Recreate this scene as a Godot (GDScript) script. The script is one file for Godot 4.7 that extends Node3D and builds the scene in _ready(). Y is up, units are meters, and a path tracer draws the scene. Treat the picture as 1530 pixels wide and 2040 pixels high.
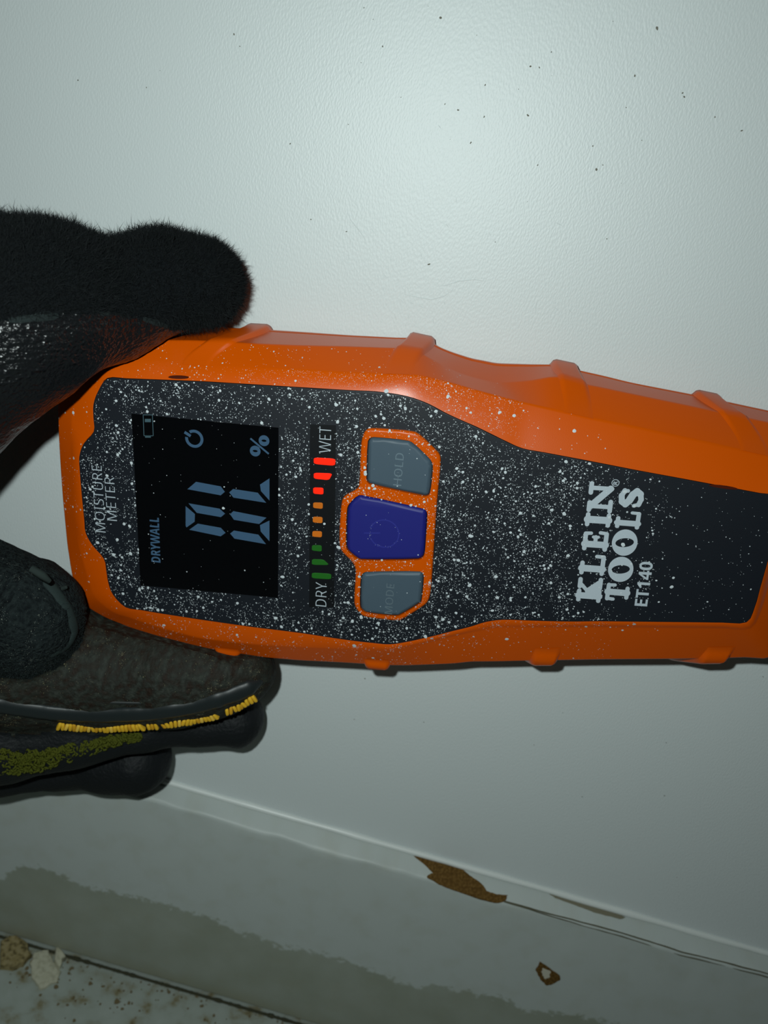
extends Node3D
# A hand-held moisture meter pressed against a painted wall by a gloved hand, lit by a phone's flash. Lengths in the tables are millimetres.
const METER_AT := [12.46,174.58,0]
const METER_TURN := 0.18536
const CAM_X := Vector3(0.964226, 0.233166, -0.126101)
const CAM_Y := Vector3(-0.263432, 0.895833, -0.357893)
const CAM_Z := Vector3(0.029517, 0.378308, 0.925209)
const RING0 := [-74.86,-26.05,22,-77.67,-23.14,22,-78.57,-20.22,22,-78.84,-17.3,22,-79.21,-14.38,22,-81.56,-11.46,22,-82.94,-8.54,22,-83.01,-5.63,22,-83.07,-2.71,22,-83.11,0.21,22,-83.11,3.13,22,-83.09,6.05,22,-82.94,8.96,22,-81.79,11.88,22,-79.31,14.8,22,-79.14,17.72,22,-78.92,20.64,22,-77.7,23.55,22,-75.42,26.47,22,-71.2,26.75,22,-66.97,26.93,22,-62.74,27.12,22,-58.51,27.3,22,-54.28,27.45,22,-50.05,27.53,22,-45.82,27.62,22,-41.59,27.7,22,-37.36,27.78,22,-33.13,27.87,22,-28.9,27.95,22,-24.66,28.05,22,-20.43,28.2,22,-16.21,27.99,22,-12.87,27.49,22,-9.64,26.52,22,-6.56,25.14,22,-3.41,23.93,22,-0.22,22.82,22,2.91,21.57,22,6.05,20.31,22,9.24,19.2,22,13.43,18.77,22,17.62,18.33,22,21.81,17.89,22,26,17.42,22,30.19,16.94,22,34.38,16.5,22,38.57,16.08,22,42.77,15.65,22,46.96,15.21,22,51.15,14.78,22,55.34,14.34,22,59.54,13.93,22,60.29,10.22,22,60.13,6.19,22,59.97,2.16,22,59.81,-1.87,22,59.66,-5.9,22,59.5,-9.93,22,58.53,-13.77,22,53.63,-14.45,22,48.71,-14.98,22,43.79,-15.52,22,38.86,-16.05,22,33.94,-16.58,22,29.02,-17.11,22,24.11,-17.78,22,19.19,-18.28,22,14.25,-18.7,22,9.32,-19.12,22,5.8,-20.08,22,2.49,-21.68,22,-0.91,-23.07,22,-4.28,-24.52,22,-7.7,-25.87,22,-11.14,-27.15,22,-14.66,-28.12,22,-18.43,-28.23,22,-22.19,-28.24,22,-25.96,-28.13,22,-29.72,-27.95,22,-33.48,-27.77,22,-37.25,-27.67,22,-41.01,-27.62,22,-44.78,-27.57,22,-48.54,-27.46,22,-52.31,-27.32,22,-56.07,-27.18,22,-59.83,-27.01,22,-63.59,-26.82,22,-67.35,-26.63,22,-71.11,-26.36,22]
const RING1 := [-78.55,-28.36,20.4,-82.58,-25.16,20.35,-83.64,-21.96,20.33,-84.28,-18.76,20.32,-84.91,-15.56,20.3,-85.52,-12.36,20.28,-85.77,-9.16,20.26,-85.95,-5.96,20.25,-85.94,-2.77,20.23,-85.92,0.43,20.21,-85.84,3.63,20.2,-85.71,6.83,20.18,-85.44,10.03,20.16,-85.1,13.23,20.14,-84.7,16.43,20.13,-84.03,19.63,20.11,-82.95,22.82,20.08,-80.72,26.02,20.05,-75.9,29.22,20,-71.64,29.84,20,-67.33,29.99,20,-63.02,30,20,-58.71,30.01,20,-54.41,30.09,20,-50.1,30.25,20,-45.79,30.41,20,-41.49,30.58,20,-37.18,30.74,20,-32.87,30.84,20,-28.56,30.91,20,-24.26,31.05,20,-19.95,31.27,20,-15.65,31.48,20,-12.59,31.46,19.81,-9.58,31.07,19.48,-6.57,30.55,19.3,-3.58,29.91,19.11,-0.6,29.27,18.95,2.4,28.68,18.86,5.39,28.1,18.76,8.4,27.57,18.5,12.83,26.83,18.5,17.28,26.14,18.5,21.72,25.46,18.5,26.19,24.92,18.5,30.65,24.39,18.5,35.11,23.78,18.5,39.56,23.18,18.5,44.02,22.57,18.5,48.47,21.93,18.5,52.92,21.29,18.5,57.37,20.64,18.5,61.81,19.94,18.5,62.61,14.99,19.13,62.51,9.81,19.38,62.23,4.65,19.56,61.93,-0.52,19.72,61.63,-5.68,19.88,61.37,-10.85,20.17,59.9,-15.55,20.8,54.73,-16.12,20.8,49.55,-16.69,20.8,44.37,-17.26,20.8,39.2,-17.84,20.8,34.02,-18.41,20.8,28.84,-18.98,20.8,23.68,-19.63,20.8,18.51,-20.29,20.8,13.34,-20.95,20.8,8.18,-21.61,20.8,4.89,-22.74,20.85,1.6,-23.88,20.9,-1.66,-25.1,20.97,-4.87,-26.44,21.01,-8.08,-27.75,21.05,-11.34,-28.99,21.1,-14.66,-29.98,21.2,-18.66,-30.46,21.05,-22.67,-30.79,20.99,-26.69,-31.13,20.94,-30.7,-31.48,20.9,-34.72,-31.82,20.86,-38.74,-32.08,20.82,-42.76,-32.33,20.78,-46.78,-32.56,20.74,-50.81,-32.58,20.7,-54.84,-32.6,20.66,-58.85,-32.46,20.62,-62.83,-31.83,20.57,-66.81,-31.19,20.53,-70.74,-30.3,20.48,-74.64,-29.33,20.44]
const RING2 := [-82.49,-31.54,17.5,-88.15,-27.97,17.61,-88.78,-24.4,17.63,-89.22,-20.83,17.65,-89.44,-17.26,17.68,-89.62,-13.69,17.7,-89.64,-10.12,17.71,-89.65,-6.55,17.72,-89.66,-2.98,17.73,-89.58,0.59,17.75,-89.49,4.16,17.77,-89.37,7.73,17.78,-89.23,11.3,17.8,-89.01,14.87,17.82,-88.73,18.43,17.84,-87.97,22,17.88,-86.13,25.57,17.92,-82.48,29.14,17.96,-76.54,32.71,18,-72.34,33.56,17.22,-68.06,33.85,16.94,-63.78,34.09,16.7,-59.5,34.34,16.45,-55.21,34.46,16.19,-50.93,34.49,15.9,-46.64,34.51,15.61,-42.35,34.56,15.21,-38.06,34.62,14.74,-33.77,34.77,14.37,-29.49,34.94,14.01,-25.2,35.07,13.66,-20.92,35.17,13.33,-16.63,35.27,13,-13.79,35.1,12.83,-11.23,33.83,12.7,-8.64,32.65,12.59,-6.01,31.54,12.48,-3.29,30.7,12.37,-0.5,30.14,12.28,2.33,29.75,12.19,5.17,29.78,12,10.09,30.6,11.94,14.93,31.71,11.85,19.83,30.78,11.78,24.77,30.13,11.75,29.72,29.47,11.72,34.66,28.82,11.69,39.61,28.18,11.66,44.56,27.53,11.64,49.5,26.87,11.61,54.45,26.22,11.59,59.39,25.56,11.55,64.33,24.87,11.5,67.34,18.75,12.84,68.24,11.44,13.34,69.02,4.11,13.81,69.67,-3.23,14.22,70.31,-10.56,14.63,70.31,-17.93,15.35,67.27,-23.69,16.8,61.61,-24.64,16.8,55.94,-25.59,16.8,50.25,-26.42,16.8,44.56,-27.22,16.8,38.87,-28,16.8,33.17,-28.77,16.8,27.49,-29.6,16.8,21.81,-30.48,16.8,16.12,-31.33,16.8,10.45,-32.23,16.8,7,-32.64,16.96,3.56,-33.05,17.12,0.16,-33.75,17.39,-3.26,-34.31,17.54,-6.69,-34.83,17.67,-10.13,-35.32,17.81,-13.59,-35.59,18.1,-17.93,-36.02,18.02,-22.28,-36.27,17.97,-26.63,-36.56,17.93,-30.98,-36.89,17.9,-35.32,-37.21,17.88,-39.68,-37.38,17.84,-44.04,-37.53,17.81,-48.39,-37.36,17.74,-52.75,-37.29,17.7,-57.11,-37.27,17.66,-61.44,-36.89,17.63,-65.75,-36.25,17.61,-70.07,-35.6,17.58,-74.24,-34.37,17.55,-78.36,-32.96,17.53]
const RING3 := [-82.67,-31.9,3,-88.45,-28.24,2.97,-89.18,-24.46,2.94,-89.61,-20.87,2.92,-89.84,-17.28,2.89,-90.02,-13.7,2.86,-90.04,-10.12,2.83,-90.05,-6.55,2.81,-90.06,-2.98,2.78,-89.98,0.6,2.75,-89.89,4.17,2.72,-89.77,7.74,2.69,-89.63,11.32,2.67,-89.41,14.89,2.64,-89.12,18.49,2.61,-88.35,22.14,2.58,-86.44,25.82,2.56,-82.83,29.33,2.53,-82.25,32.81,2.5,-77.43,33.64,2.5,-72.6,34.37,2.5,-67.71,34.61,2.5,-62.83,34.86,2.5,-57.94,35.09,2.5,-53.05,35.21,2.5,-48.16,35.32,2.5,-43.26,35.38,2.5,-38.37,35.43,2.5,-33.48,35.44,2.5,-28.59,35.47,2.5,-23.7,35.58,2.5,-18.81,35.69,2.5,-13.92,35.93,2.5,-11.61,35.39,2.5,-9.38,34.38,2.5,-7.06,33.63,2.5,-4.69,33.04,2.5,-2.3,32.53,2.5,0.13,32.25,2.5,2.56,31.97,2.5,5.01,32.01,2.5,10.21,32.24,2.5,15.4,32.45,2.5,20.56,31.67,2.5,25.73,30.9,2.5,30.88,30.03,2.5,36.06,29.39,2.5,41.24,28.79,2.5,46.43,28.17,2.5,51.6,27.45,2.5,56.77,26.73,2.5,61.94,25.99,2.5,64.81,25.23,2.5,67.92,18.92,3,68.83,11.51,3.5,69.62,4.17,4,70.26,-3.17,4.5,70.91,-10.54,5,70.89,-18.06,5.5,70.45,-27.8,6,62.47,-29.77,6,56.75,-30.73,6,50.99,-31.57,6,45.27,-32.37,6,39.57,-33.15,6,33.9,-33.92,6,28.26,-34.74,6,22.52,-35.14,6,16.71,-35.12,6,10.87,-35.17,6,7.29,-35.06,5.57,3.86,-34.94,5.14,0.41,-35.12,4.71,-3.13,-35.17,4.29,-6.61,-35.42,3.86,-10.06,-35.92,3.43,-13.53,-36.19,3,-17.88,-36.61,3,-22.24,-36.87,3,-26.59,-37.16,3,-30.93,-37.48,3,-35.29,-37.81,3,-39.66,-37.97,3,-44.04,-38.13,3,-48.41,-37.96,3,-52.76,-37.89,3,-57.14,-37.87,3,-61.51,-37.49,3,-65.84,-36.84,3,-70.2,-36.19,3,-74.42,-34.94,3,-78.56,-33.52,3]
const RING_STARTS := [0, 18, 32, 40, 52, 59, 69, 76, 92]
const BEZEL := [-20.96,20.82,-12.47,20.92,-10.93,20.21,-7.22,17.05,-6.6,16.06,-6.49,13.97,-6.64,7.55,-6.58,-0.15,-6.4,-13.35,-6.74,-16.07,-7.59,-17.36,-12.06,-21.22,-12.98,-21.7,-19.81,-21.69,-21.21,-21.1,-22.36,-19.71,-22.83,-18.24,-22.69,-11.36,-22.89,-9.92,-23.61,-8.68,-25.82,-6.75,-26.4,-5.37,-26.54,-1.1,-26.33,4.51,-25.73,5.94,-23.19,7.56,-22.67,8.7,-22.81,16.94,-22.52,19.05,-21.94,20.27]
const HOLD := [-20.87,18.81,-19.87,19.03,-13.59,18.94,-12.32,18.53,-8.86,15.59,-8.22,14.6,-8.07,13.3,-8.23,8.47,-8.8,7.6,-10.09,7.75,-20.41,9.05,-21.09,9.66,-21.2,10.46,-21.33,17.86]
const POWER := [-22.88,6.36,-21.72,6.47,-9.38,4.82,-8.7,4.34,-8.47,3.54,-8.43,-1.47,-8.43,-5.16,-8.88,-6.21,-9.9,-6.69,-21.49,-8.07,-22.57,-7.7,-24.36,-6.3,-24.79,-5.48,-24.91,-3.77,-24.97,2.98,-24.62,4.26]
const MODE := [-20.31,-10.66,-9.2,-9.28,-8.38,-9.77,-8.22,-10.92,-8.33,-16.25,-8.69,-16.89,-12.54,-20.06,-13.6,-20.49,-19.87,-20.48,-20.99,-19.85,-21.36,-18.68,-21.45,-12.11,-21.09,-11.18]
const LEDS := [-32.38,13.51,-27.87,13.66,-27.93,12.11,-32.35,12.1,-32.31,10.22,-28.39,10.45,-29.08,8.9,-32.28,8.92,-32.37,7,-30.2,7.15,-30.16,5.65,-32.31,5.63,-32.27,3.7,-30.25,3.84,-30.24,2.45,-32.27,2.47,-32.28,0.51,-30.22,0.63,-30.21,-0.77,-32.28,-0.79,-32.29,-2.75,-30.27,-2.62,-30.26,-4,-32.32,-4.04,-32.33,-6,-30.24,-5.83,-30.2,-7.28,-32.36,-7.25,-32.27,-9.25,-29.78,-9.07,-28.45,-10.24,-32.29,-10.6,-32.23,-12.43,-27.99,-12.25,-27.98,-13.58,-32.23,-13.77]
const STRIP := [-33.29,20.39,-28.01,20.64,-27.15,-20.27,-32.66,-20.92]
const SCREEN := [-70.64,19.42,-39.74,19.12,-39.61,-19.41,-70.88,-19.92]
const SEG_SIZES := [5,5,5,5,5,4,5,5,4]
const SEGS := [-59.79,0.11,-57.82,-1.48,-57.92,-3.26,-59.78,-4.79,-59.94,-4.4,-59.13,0.83,-52.37,0.28,-51.19,-0.73,-52.11,-1.61,-57.38,-1.17,-57.25,-3.65,-52.2,-4.08,-51.16,-5.14,-52.24,-6.06,-59.18,-5.26,-50.09,-0.75,-49.38,0.03,-42.22,-0.73,-43.78,-2.34,-49.28,-1.93,-50.15,-5.2,-49.31,-4.42,-43.97,-4.82,-42.31,-6.83,-49.21,-6.28,-41.57,-1.32,-41.56,-6.08,-43.46,-4.02,-43.61,-2.58,-57.34,5.84,-52.02,5.33,-51.15,4.21,-52.06,3.34,-59.27,4.01,-50.21,4.17,-49.36,5.02,-44.09,4.69,-42.27,2.63,-49.33,3.1,-41.59,8.1,-41.58,3.22,-43.4,5.14,-43.59,6.55]
const PWR_ICON := [-57.43,15.24,-59.46,16.48,-58.19,15.74,1.63]
const PCT := [-45.59,16.36,-41.75,13.4,-42.74,16.13,-44.59,13.76]
const BATT := [-68.13,19.39,-66.16,19.56,-66.19,15.1,-68.2,14.93,-67.8,18.57,-66.52,18.68,-66.56,17.99,-67.84,17.88,-67.95,14.95,-66.71,15.06,-66.73,14.66,-67.97,14.55]
const PWR_BTN := [-16.99,-1.38,-21.23,-1.68,-17.83,-1.33,3.05]
const T_MOISTURE := [-78.07,-7.93,1.56,15.36,2.25]
const T_METER := [-75.36,-4.93,1.57,10.02,2.17]
const T_DRY := [-28.88,-20.32,1.58,5.73,2.37]
const T_WET := [-28.91,14.68,1.58,5.49,2.39]
const T_DRYWALL := [-65.97,-13.81,1.56,10.61,2.1]
const T_HOLD := [-14.07,9.39,1.55,6.92,1.67]
const T_MODE := [-14.31,-19.97,1.56,7.2,1.67]
const T_KLEIN := [28.76,-12.63,1.6,26.43,4.98]
const T_TOOLS := [34.25,-11.76,1.59,25.04,4.73]
const T_MODEL := [38.26,-12.34,1.61,10.02,2.61]
const REG_MARK := [27.97,13.77,0.75]
const BOARD := [70,67.8,6]
const CHIP_A := [25.85,69.6,1.09,29.17,69.76,0.64,33.96,69.9,0.26,38.85,69.8,0.55,41.96,69.26,2.01,44.97,68.9,3.01,47.07,68.36,4.47,49.94,68.32,4.59,52.76,68.48,4.15,52.42,67.99,5.48,49.67,67.64,6.43,45.91,67.55,6.68,41.13,67.67,6.36,36.83,67.73,6.18,33.94,67.81,5.97,30.01,68.05,5.32,31.71,68.5,4.1,29.03,69.07,2.54]
const CHIP_B := [63.98,69.69,0.85,67.81,69.82,0.5,75.02,69.86,0.38,81.26,69.81,0.51,85.56,69.5,1.36,84.12,69.2,2.18,77.45,69.12,2.39,75.06,69.21,2.14,71.71,69.3,1.92,65.94,69.47,1.45]
const CHIP_C := [67.1,47.33,6,67.24,50.79,6,68.91,50.11,6,71.21,48.99,6,73.73,47.96,6,74.44,46.53,6,72.85,43.81,6,71.43,42.89,6,69.13,44.72,6]
const CHIP_D := [68.55,48.94,6,70.88,48.52,6,71.33,46.3,6,70.44,45.25,6,69,46.73,6]
const STAIN := [-87.7,23.26,-83.52,29.61,-78.39,32.51,-71.55,32.71,-62.17,30.3,-54.66,31.15,-47.18,32.01,-38.17,32.46,-31.32,32.08,-23.06,32.26,-16.59,29.71,-9.22,30.56,-2.89,28.96,5.76,30.75,14.73,30.82,26.98,29.53,36.3,28.08,42.78,31.77,51.55,32.22,61.32,34.14,67.96,31.63,82.8,35.7,97.11,36.42]
const FLAKE_A := [-84.61,0,8.71,-83.28,0,6.34,-80.28,0,5.72,-76.95,0,6.91,-74.39,-0,9.83,-74.99,0,12.98,-77.07,-0,15.12,-80.52,0,15.88]
const FLAKE_B := [-74.22,-0,8.28,-70.76,0,5.98,-67.81,0,9.15,-63.96,0,11.56,-63.52,0,15.02,-67.01,0,18.24,-70.79,0,15.94,-73.65,-0,11.81]
const FLAKE_C := [-69.3,0,3.57,-64.72,0,7.38,-64.83,-0,11.12,-67.52,-0,9.05]
const BONE_THUMB := [-53.56,208.36,13,8.76,-60.63,206.56,15,10.12,-68.91,201.19,20,11.48,-76.78,200.21,28,14.76,-83.74,196.21,33,18.26,-92.19,189.45,38,20.01,-103.51,177.01,44,22.27]
const BONE_PAD := [-91.57,130.56,30,15.47,-76.07,131.4,30,13.21]
const BONE_INDEX := [-107.11,134.5,36,21.33,-92.15,115.39,26,17.41,-77.55,112.78,21,15.96,-61.83,114.22,17.5,14.57,-44.02,117.75,16,12.86,-34.6,120.5,15.5,10.53,-28.89,122.62,15,8.24]
const BONE_MIDDLE := [-96.28,99.58,32,11.64,-80.39,93.9,27,10.57,-63.89,98.47,23,8.47,-47.36,101.89,18,5.52,-37.26,101.98,12,5.28,-28.83,104.25,9.5,7.33]
const BONE_RING := [-99.54,92.73,36,9.27,-83.28,77.18,20,6.13,-69.05,79.41,14,6.25,-58.28,82.8,11.5,8.36,-52.18,84.84,11,9.52]
const BONE_PALM := [-103.51,177.01,44,22.27,-116.34,155.57,46,29,-107.11,134.5,36,21.33,-96.28,99.58,32,11.64]
const BONE_PALMB := [-116.34,155.57,46,29,-96.87,96.71,40,9.02]
const BONE_WRIST := [-116.34,155.57,46,29,-150.64,144.17,48,26.66]
const P_BINDING := [-79.31,113.11,39.19,0.4,-0.07,0.91,-77.12,112.66,38.2,0.4,-0.07,0.91,-74.92,112.22,37.2,0.4,-0.08,0.91,-72.69,111.76,36.19,0.4,-0.08,0.91,-70.36,111.46,35.34,0.31,-0.1,0.95,-67.98,111.22,34.53,0.31,-0.13,0.94,-65.59,110.95,33.7,0.31,-0.16,0.94,-63.17,110.93,32.89,0.31,-0.18,0.93,-60.73,111.03,32.09,0.31,-0.19,0.93,-58.26,111.14,31.3,0.24,-0.21,0.95,-55.71,111.42,30.71,0.22,-0.24,0.95,-53.13,112.09,30.27,0.22,-0.23,0.95,-50.54,112.78,29.83,0.22,-0.22,0.95,-47.95,113.47,29.4,0.22,-0.22,0.95,-45.36,114.16,28.95,0.22,-0.21,0.95,-42.81,115.17,28.59,0.21,-0.18,0.96,-40.28,116.25,28.22,0.29,-0.12,0.95,-37.9,116.89,27.28,0.48,-0.07,0.88,-35.53,117.73,26.4,0.33,-0.12,0.94,-33.18,119.05,25.84,0.14,-0.14,0.98,-30.81,120.41,25.33,0.36,-0.01,0.93,-28.63,121.36,24.13,0.57,0.08,0.82,-26.52,122.46,22.89,0.29,-0.02,0.96,-24.38,123.7,21.82,0.55,0.13,0.83,-22.59,124.7,19.89,0.76,0.25,0.59]
const P_GROOVE := [-63.09,115.33,33.04,0.29,0.11,0.95,-60.64,115.24,32.3,0.29,0.09,0.95,-58.17,115.18,31.58,0.25,0.07,0.97,-55.6,115.48,31.11,0.17,0.04,0.98,-53.02,115.94,30.64,0.17,0.03,0.98,-50.45,116.4,30.18,0.17,0.03,0.98,-47.87,116.86,29.71,0.17,0.02,0.98,-45.3,117.48,29.24,0.17,0.03,0.98,-42.74,118.19,28.79,0.1,0.03,0.99,-40.21,118.82,28.24,0.3,0.08,0.95,-37.82,119.18,27.18,0.37,0.07,0.92,-35.38,119.97,26.44,0.28,0.05,0.96,-32.89,120.92,25.89,0.16,0.04,0.99]
const P_BEADS := [-64.31,106.76,31.81,0.32,-0.45,0.84,-63.56,106.7,31.49,0.32,-0.46,0.83,-62.81,106.65,31.18,0.31,-0.47,0.83,-62.06,106.59,30.86,0.31,-0.48,0.82,-61.32,106.53,30.53,0.31,-0.49,0.81,-60.57,106.46,30.2,0.31,-0.5,0.81,-59.81,106.42,29.88,0.31,-0.51,0.8,-59.04,106.42,29.58,0.31,-0.52,0.79,-58.26,106.45,29.31,0.24,-0.53,0.81,-57.47,106.52,29.09,0.3,-0.53,0.79,-56.71,106.5,28.76,0.35,-0.53,0.77,-55.92,106.53,28.49,0.27,-0.56,0.78,-55.12,106.59,28.25,0.27,-0.57,0.77,-54.33,106.64,28.01,0.28,-0.59,0.76,-53.52,106.76,27.81,0.28,-0.59,0.76,-52.68,107.03,27.71,0.28,-0.59,0.76,-51.84,107.29,27.61,0.28,-0.58,0.76,-51.01,107.55,27.5,0.28,-0.58,0.77,-50.17,107.82,27.41,0.28,-0.58,0.77,-49.33,108.08,27.3,0.27,-0.58,0.77,-48.5,108.34,27.2,0.27,-0.57,0.77,-47.67,108.59,27.09,0.27,-0.57,0.77,-46.82,108.9,27.02,0.27,-0.56,0.78,-45.98,109.27,26.99,0.27,-0.55,0.79,-45.14,109.64,26.95,0.27,-0.54,0.8,-44.3,110,26.92,0.27,-0.53,0.8,-43.46,110.36,26.87,0.27,-0.52,0.81,-42.62,110.71,26.82,0.27,-0.51,0.82,-41.79,111.06,26.77,0.22,-0.51,0.83,-40.93,111.54,26.84,0.24,-0.48,0.84,-40.11,111.93,26.79,0.3,-0.45,0.84,-39.31,112.24,26.63,0.37,-0.43,0.83,-38.55,112.46,26.37,0.43,-0.41,0.81,-37.8,112.6,26.02,0.48,-0.4,0.78,-37.07,112.66,25.56,0.54,-0.4,0.74,-36.37,112.64,25,0.59,-0.4,0.7,-35.64,112.79,24.58,0.43,-0.51,0.75,-34.87,113.09,24.35,0.43,-0.51,0.74,-34.11,113.4,24.11,0.43,-0.52,0.74,-33.34,113.69,23.87,0.43,-0.52,0.74,-32.57,113.99,23.64,0.43,-0.52,0.73,-31.74,114.54,23.71,0.27,-0.57,0.78,-30.93,115.09,23.77,0.35,-0.51,0.78,-30.18,115.78,23.82,0.42,-0.45,0.79,-29.47,116.34,23.71,0.49,-0.39,0.78,-28.78,116.8,23.47,0.55,-0.35,0.76,-28.11,117.17,23.11,0.62,-0.32,0.72,-27.46,117.45,22.63,0.68,-0.29,0.68,-26.84,117.69,22.06,0.74,-0.27,0.62,-26.27,117.94,21.42,0.79,-0.24,0.56,-25.58,118.69,21.45,0.4,-0.48,0.78,-24.9,119.44,21.48,0.48,-0.39,0.79,-24.25,120.04,21.31,0.56,-0.31,0.77,-23.62,120.52,20.99,0.64,-0.25,0.73]
const P_THUMB := [-79.07,199.61,50.82,0.44,0.33,0.84,-78.04,199.78,50.21,0.45,0.31,0.84,-77.01,199.96,49.58,0.47,0.29,0.84,-75.92,200.16,49.03,0.43,0.22,0.88,-74.87,200.37,48.42,0.49,0.23,0.84,-73.86,200.67,47.71,0.54,0.24,0.81,-72.9,200.94,46.93,0.59,0.26,0.76,-71.97,201.21,46.04,0.64,0.27,0.71,-71.08,201.47,45.07,0.69,0.29,0.66,-70.22,201.69,44,0.74,0.3,0.6,-69.39,201.83,42.81,0.79,0.31,0.54,-68.61,201.95,41.48,0.83,0.31,0.46,-67.88,202.02,39.97,0.87,0.32,0.38,-66.96,202.2,38.85,0.66,0.13,0.73,-65.97,202.36,37.83,0.73,0.15,0.67,-65.03,202.49,36.65,0.8,0.15,0.59,-64.15,202.56,35.27,0.86,0.16,0.49,-63.34,202.57,33.66,0.91,0.16,0.38,-62.64,202.32,31.7,0.96,0.14,0.25,-61.82,202.13,29.94,0.87,0.11,0.48,-60.91,201.97,28.32,0.87,0.09,0.48,-59.77,201.87,27.24,0.65,-0.05,0.76,-58.63,201.56,26.18,0.68,-0.13,0.72,-57.52,201.21,24.96,0.71,-0.22,0.67,-56.44,200.81,23.57,0.73,-0.32,0.6,-55.48,200.19,21.85,0.75,-0.44,0.5,-54.7,199.42,19.5,0.74,-0.58,0.33]
const P_PAD := [-71.08,143.49,31.85,0.38,0.92,0.14,-69.59,142.7,32.21,0.49,0.86,0.17,-68.22,141.75,32.44,0.59,0.78,0.18,-66.97,140.63,32.56,0.69,0.7,0.19,-65.83,139.35,32.58,0.77,0.6,0.2,-64.81,137.89,32.4,0.85,0.49,0.18,-63.99,136.24,32.3,0.91,0.37,0.17,-63.34,134.36,31.99,0.96,0.22,0.15,-62.98,132.24,31.62,0.99,0.06,0.12,-63.08,130.74,32.32,0.98,-0.05,0.18,-63.42,129.52,33.33,0.96,-0.14,0.25,-64.07,129.34,35.13,0.91,-0.16,0.39,-64.88,129.07,36.64,0.85,-0.18,0.5,-65.85,128.94,38.02,0.77,-0.19,0.61]
const P_MESH := [-75.28,95.83,36.19,0.32,0.14,0.94,-74.27,95.83,35.84,0.32,0.11,0.94,-73.26,95.82,35.49,0.33,0.09,0.94,-72.25,95.81,35.13,0.34,0.06,0.94,-71.24,95.8,34.77,0.35,0.03,0.94,-70.25,95.99,34.39,0.35,0.02,0.94,-69.26,96.18,34.02,0.35,0.01,0.94,-68.27,96.37,33.65,0.35,0,0.94,-67.27,96.56,33.27,0.35,-0.01,0.93,-66.31,96.96,32.91,0.35,0.01,0.94,-65.36,97.36,32.55,0.35,0.02,0.94,-64.4,97.76,32.18,0.35,0.03,0.94,-63.44,98.16,31.81,0.34,0.04,0.94,-62.5,98.64,31.45,0.34,0.07,0.94,-61.55,99.16,31.12,0.28,0.08,0.96,-60.62,99.63,30.73,0.39,0.14,0.91,-59.74,100,30.23,0.49,0.18,0.85,-58.85,100.27,29.68,0.41,0.18,0.89,-57.93,100.57,29.19,0.41,0.19,0.89,-56.99,100.87,28.7,0.4,0.21,0.89,-56.06,101.17,28.21,0.4,0.23,0.89,-55.12,101.47,27.71,0.39,0.24,0.89,-54.19,101.76,27.21,0.39,0.26,0.88,-53.25,102.06,26.71,0.38,0.28,0.88,-52.3,102.35,26.2,0.38,0.3,0.88,-51.34,102.62,25.7,0.37,0.31,0.87,-50.36,102.82,25.2,0.37,0.32,0.87,-49.37,103.03,24.7,0.37,0.33,0.87,-48.38,103.24,24.2,0.37,0.34,0.87]
const P_THREADS := [-74.67,144.49,31.12,0.11,0.99,0.08,-71.5,143.65,31.88,0.35,0.93,0.14,-68.74,142.25,31.73,0.55,0.82,0.13]
const SCUFF := [-62.49,27.7,-58.31,27.93,45.58,15.05,51.11,14.76]
const WRINKLE := [-7.09,217.98,-5.15,218.9,-2.81,220.35,0.15,221.42,3.29,221.81,-13.99,214.82,-10.69,214.91,-7.46,215.21,-5.07,216.58,-3.43,218.6,39.66,199.48,41.81,199.73,43.16,200.69,45.85,200.98,48.19,200.7,-29.19,228.19,-27.73,226.52,-26.17,225.38,-24.85,224.37,-23.75,223.41]
const FRAY := [-81.04,179.08,26,-81.21,177.24,27,-81.31,174.56,28,-71.1,148.64,38,-68.68,147.74,38,-67.55,146.17,37,-71.28,140.02,30,-68.57,140.11,30,-66.34,142.06,31]
const MM := 0.001
const PANEL_W := 22.0   # height of the faceplate above the wall, millimetres

var sans: SystemFont
var thin: FontVariation
var sans_bold: SystemFont
var rng := RandomNumberGenerator.new()

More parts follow.
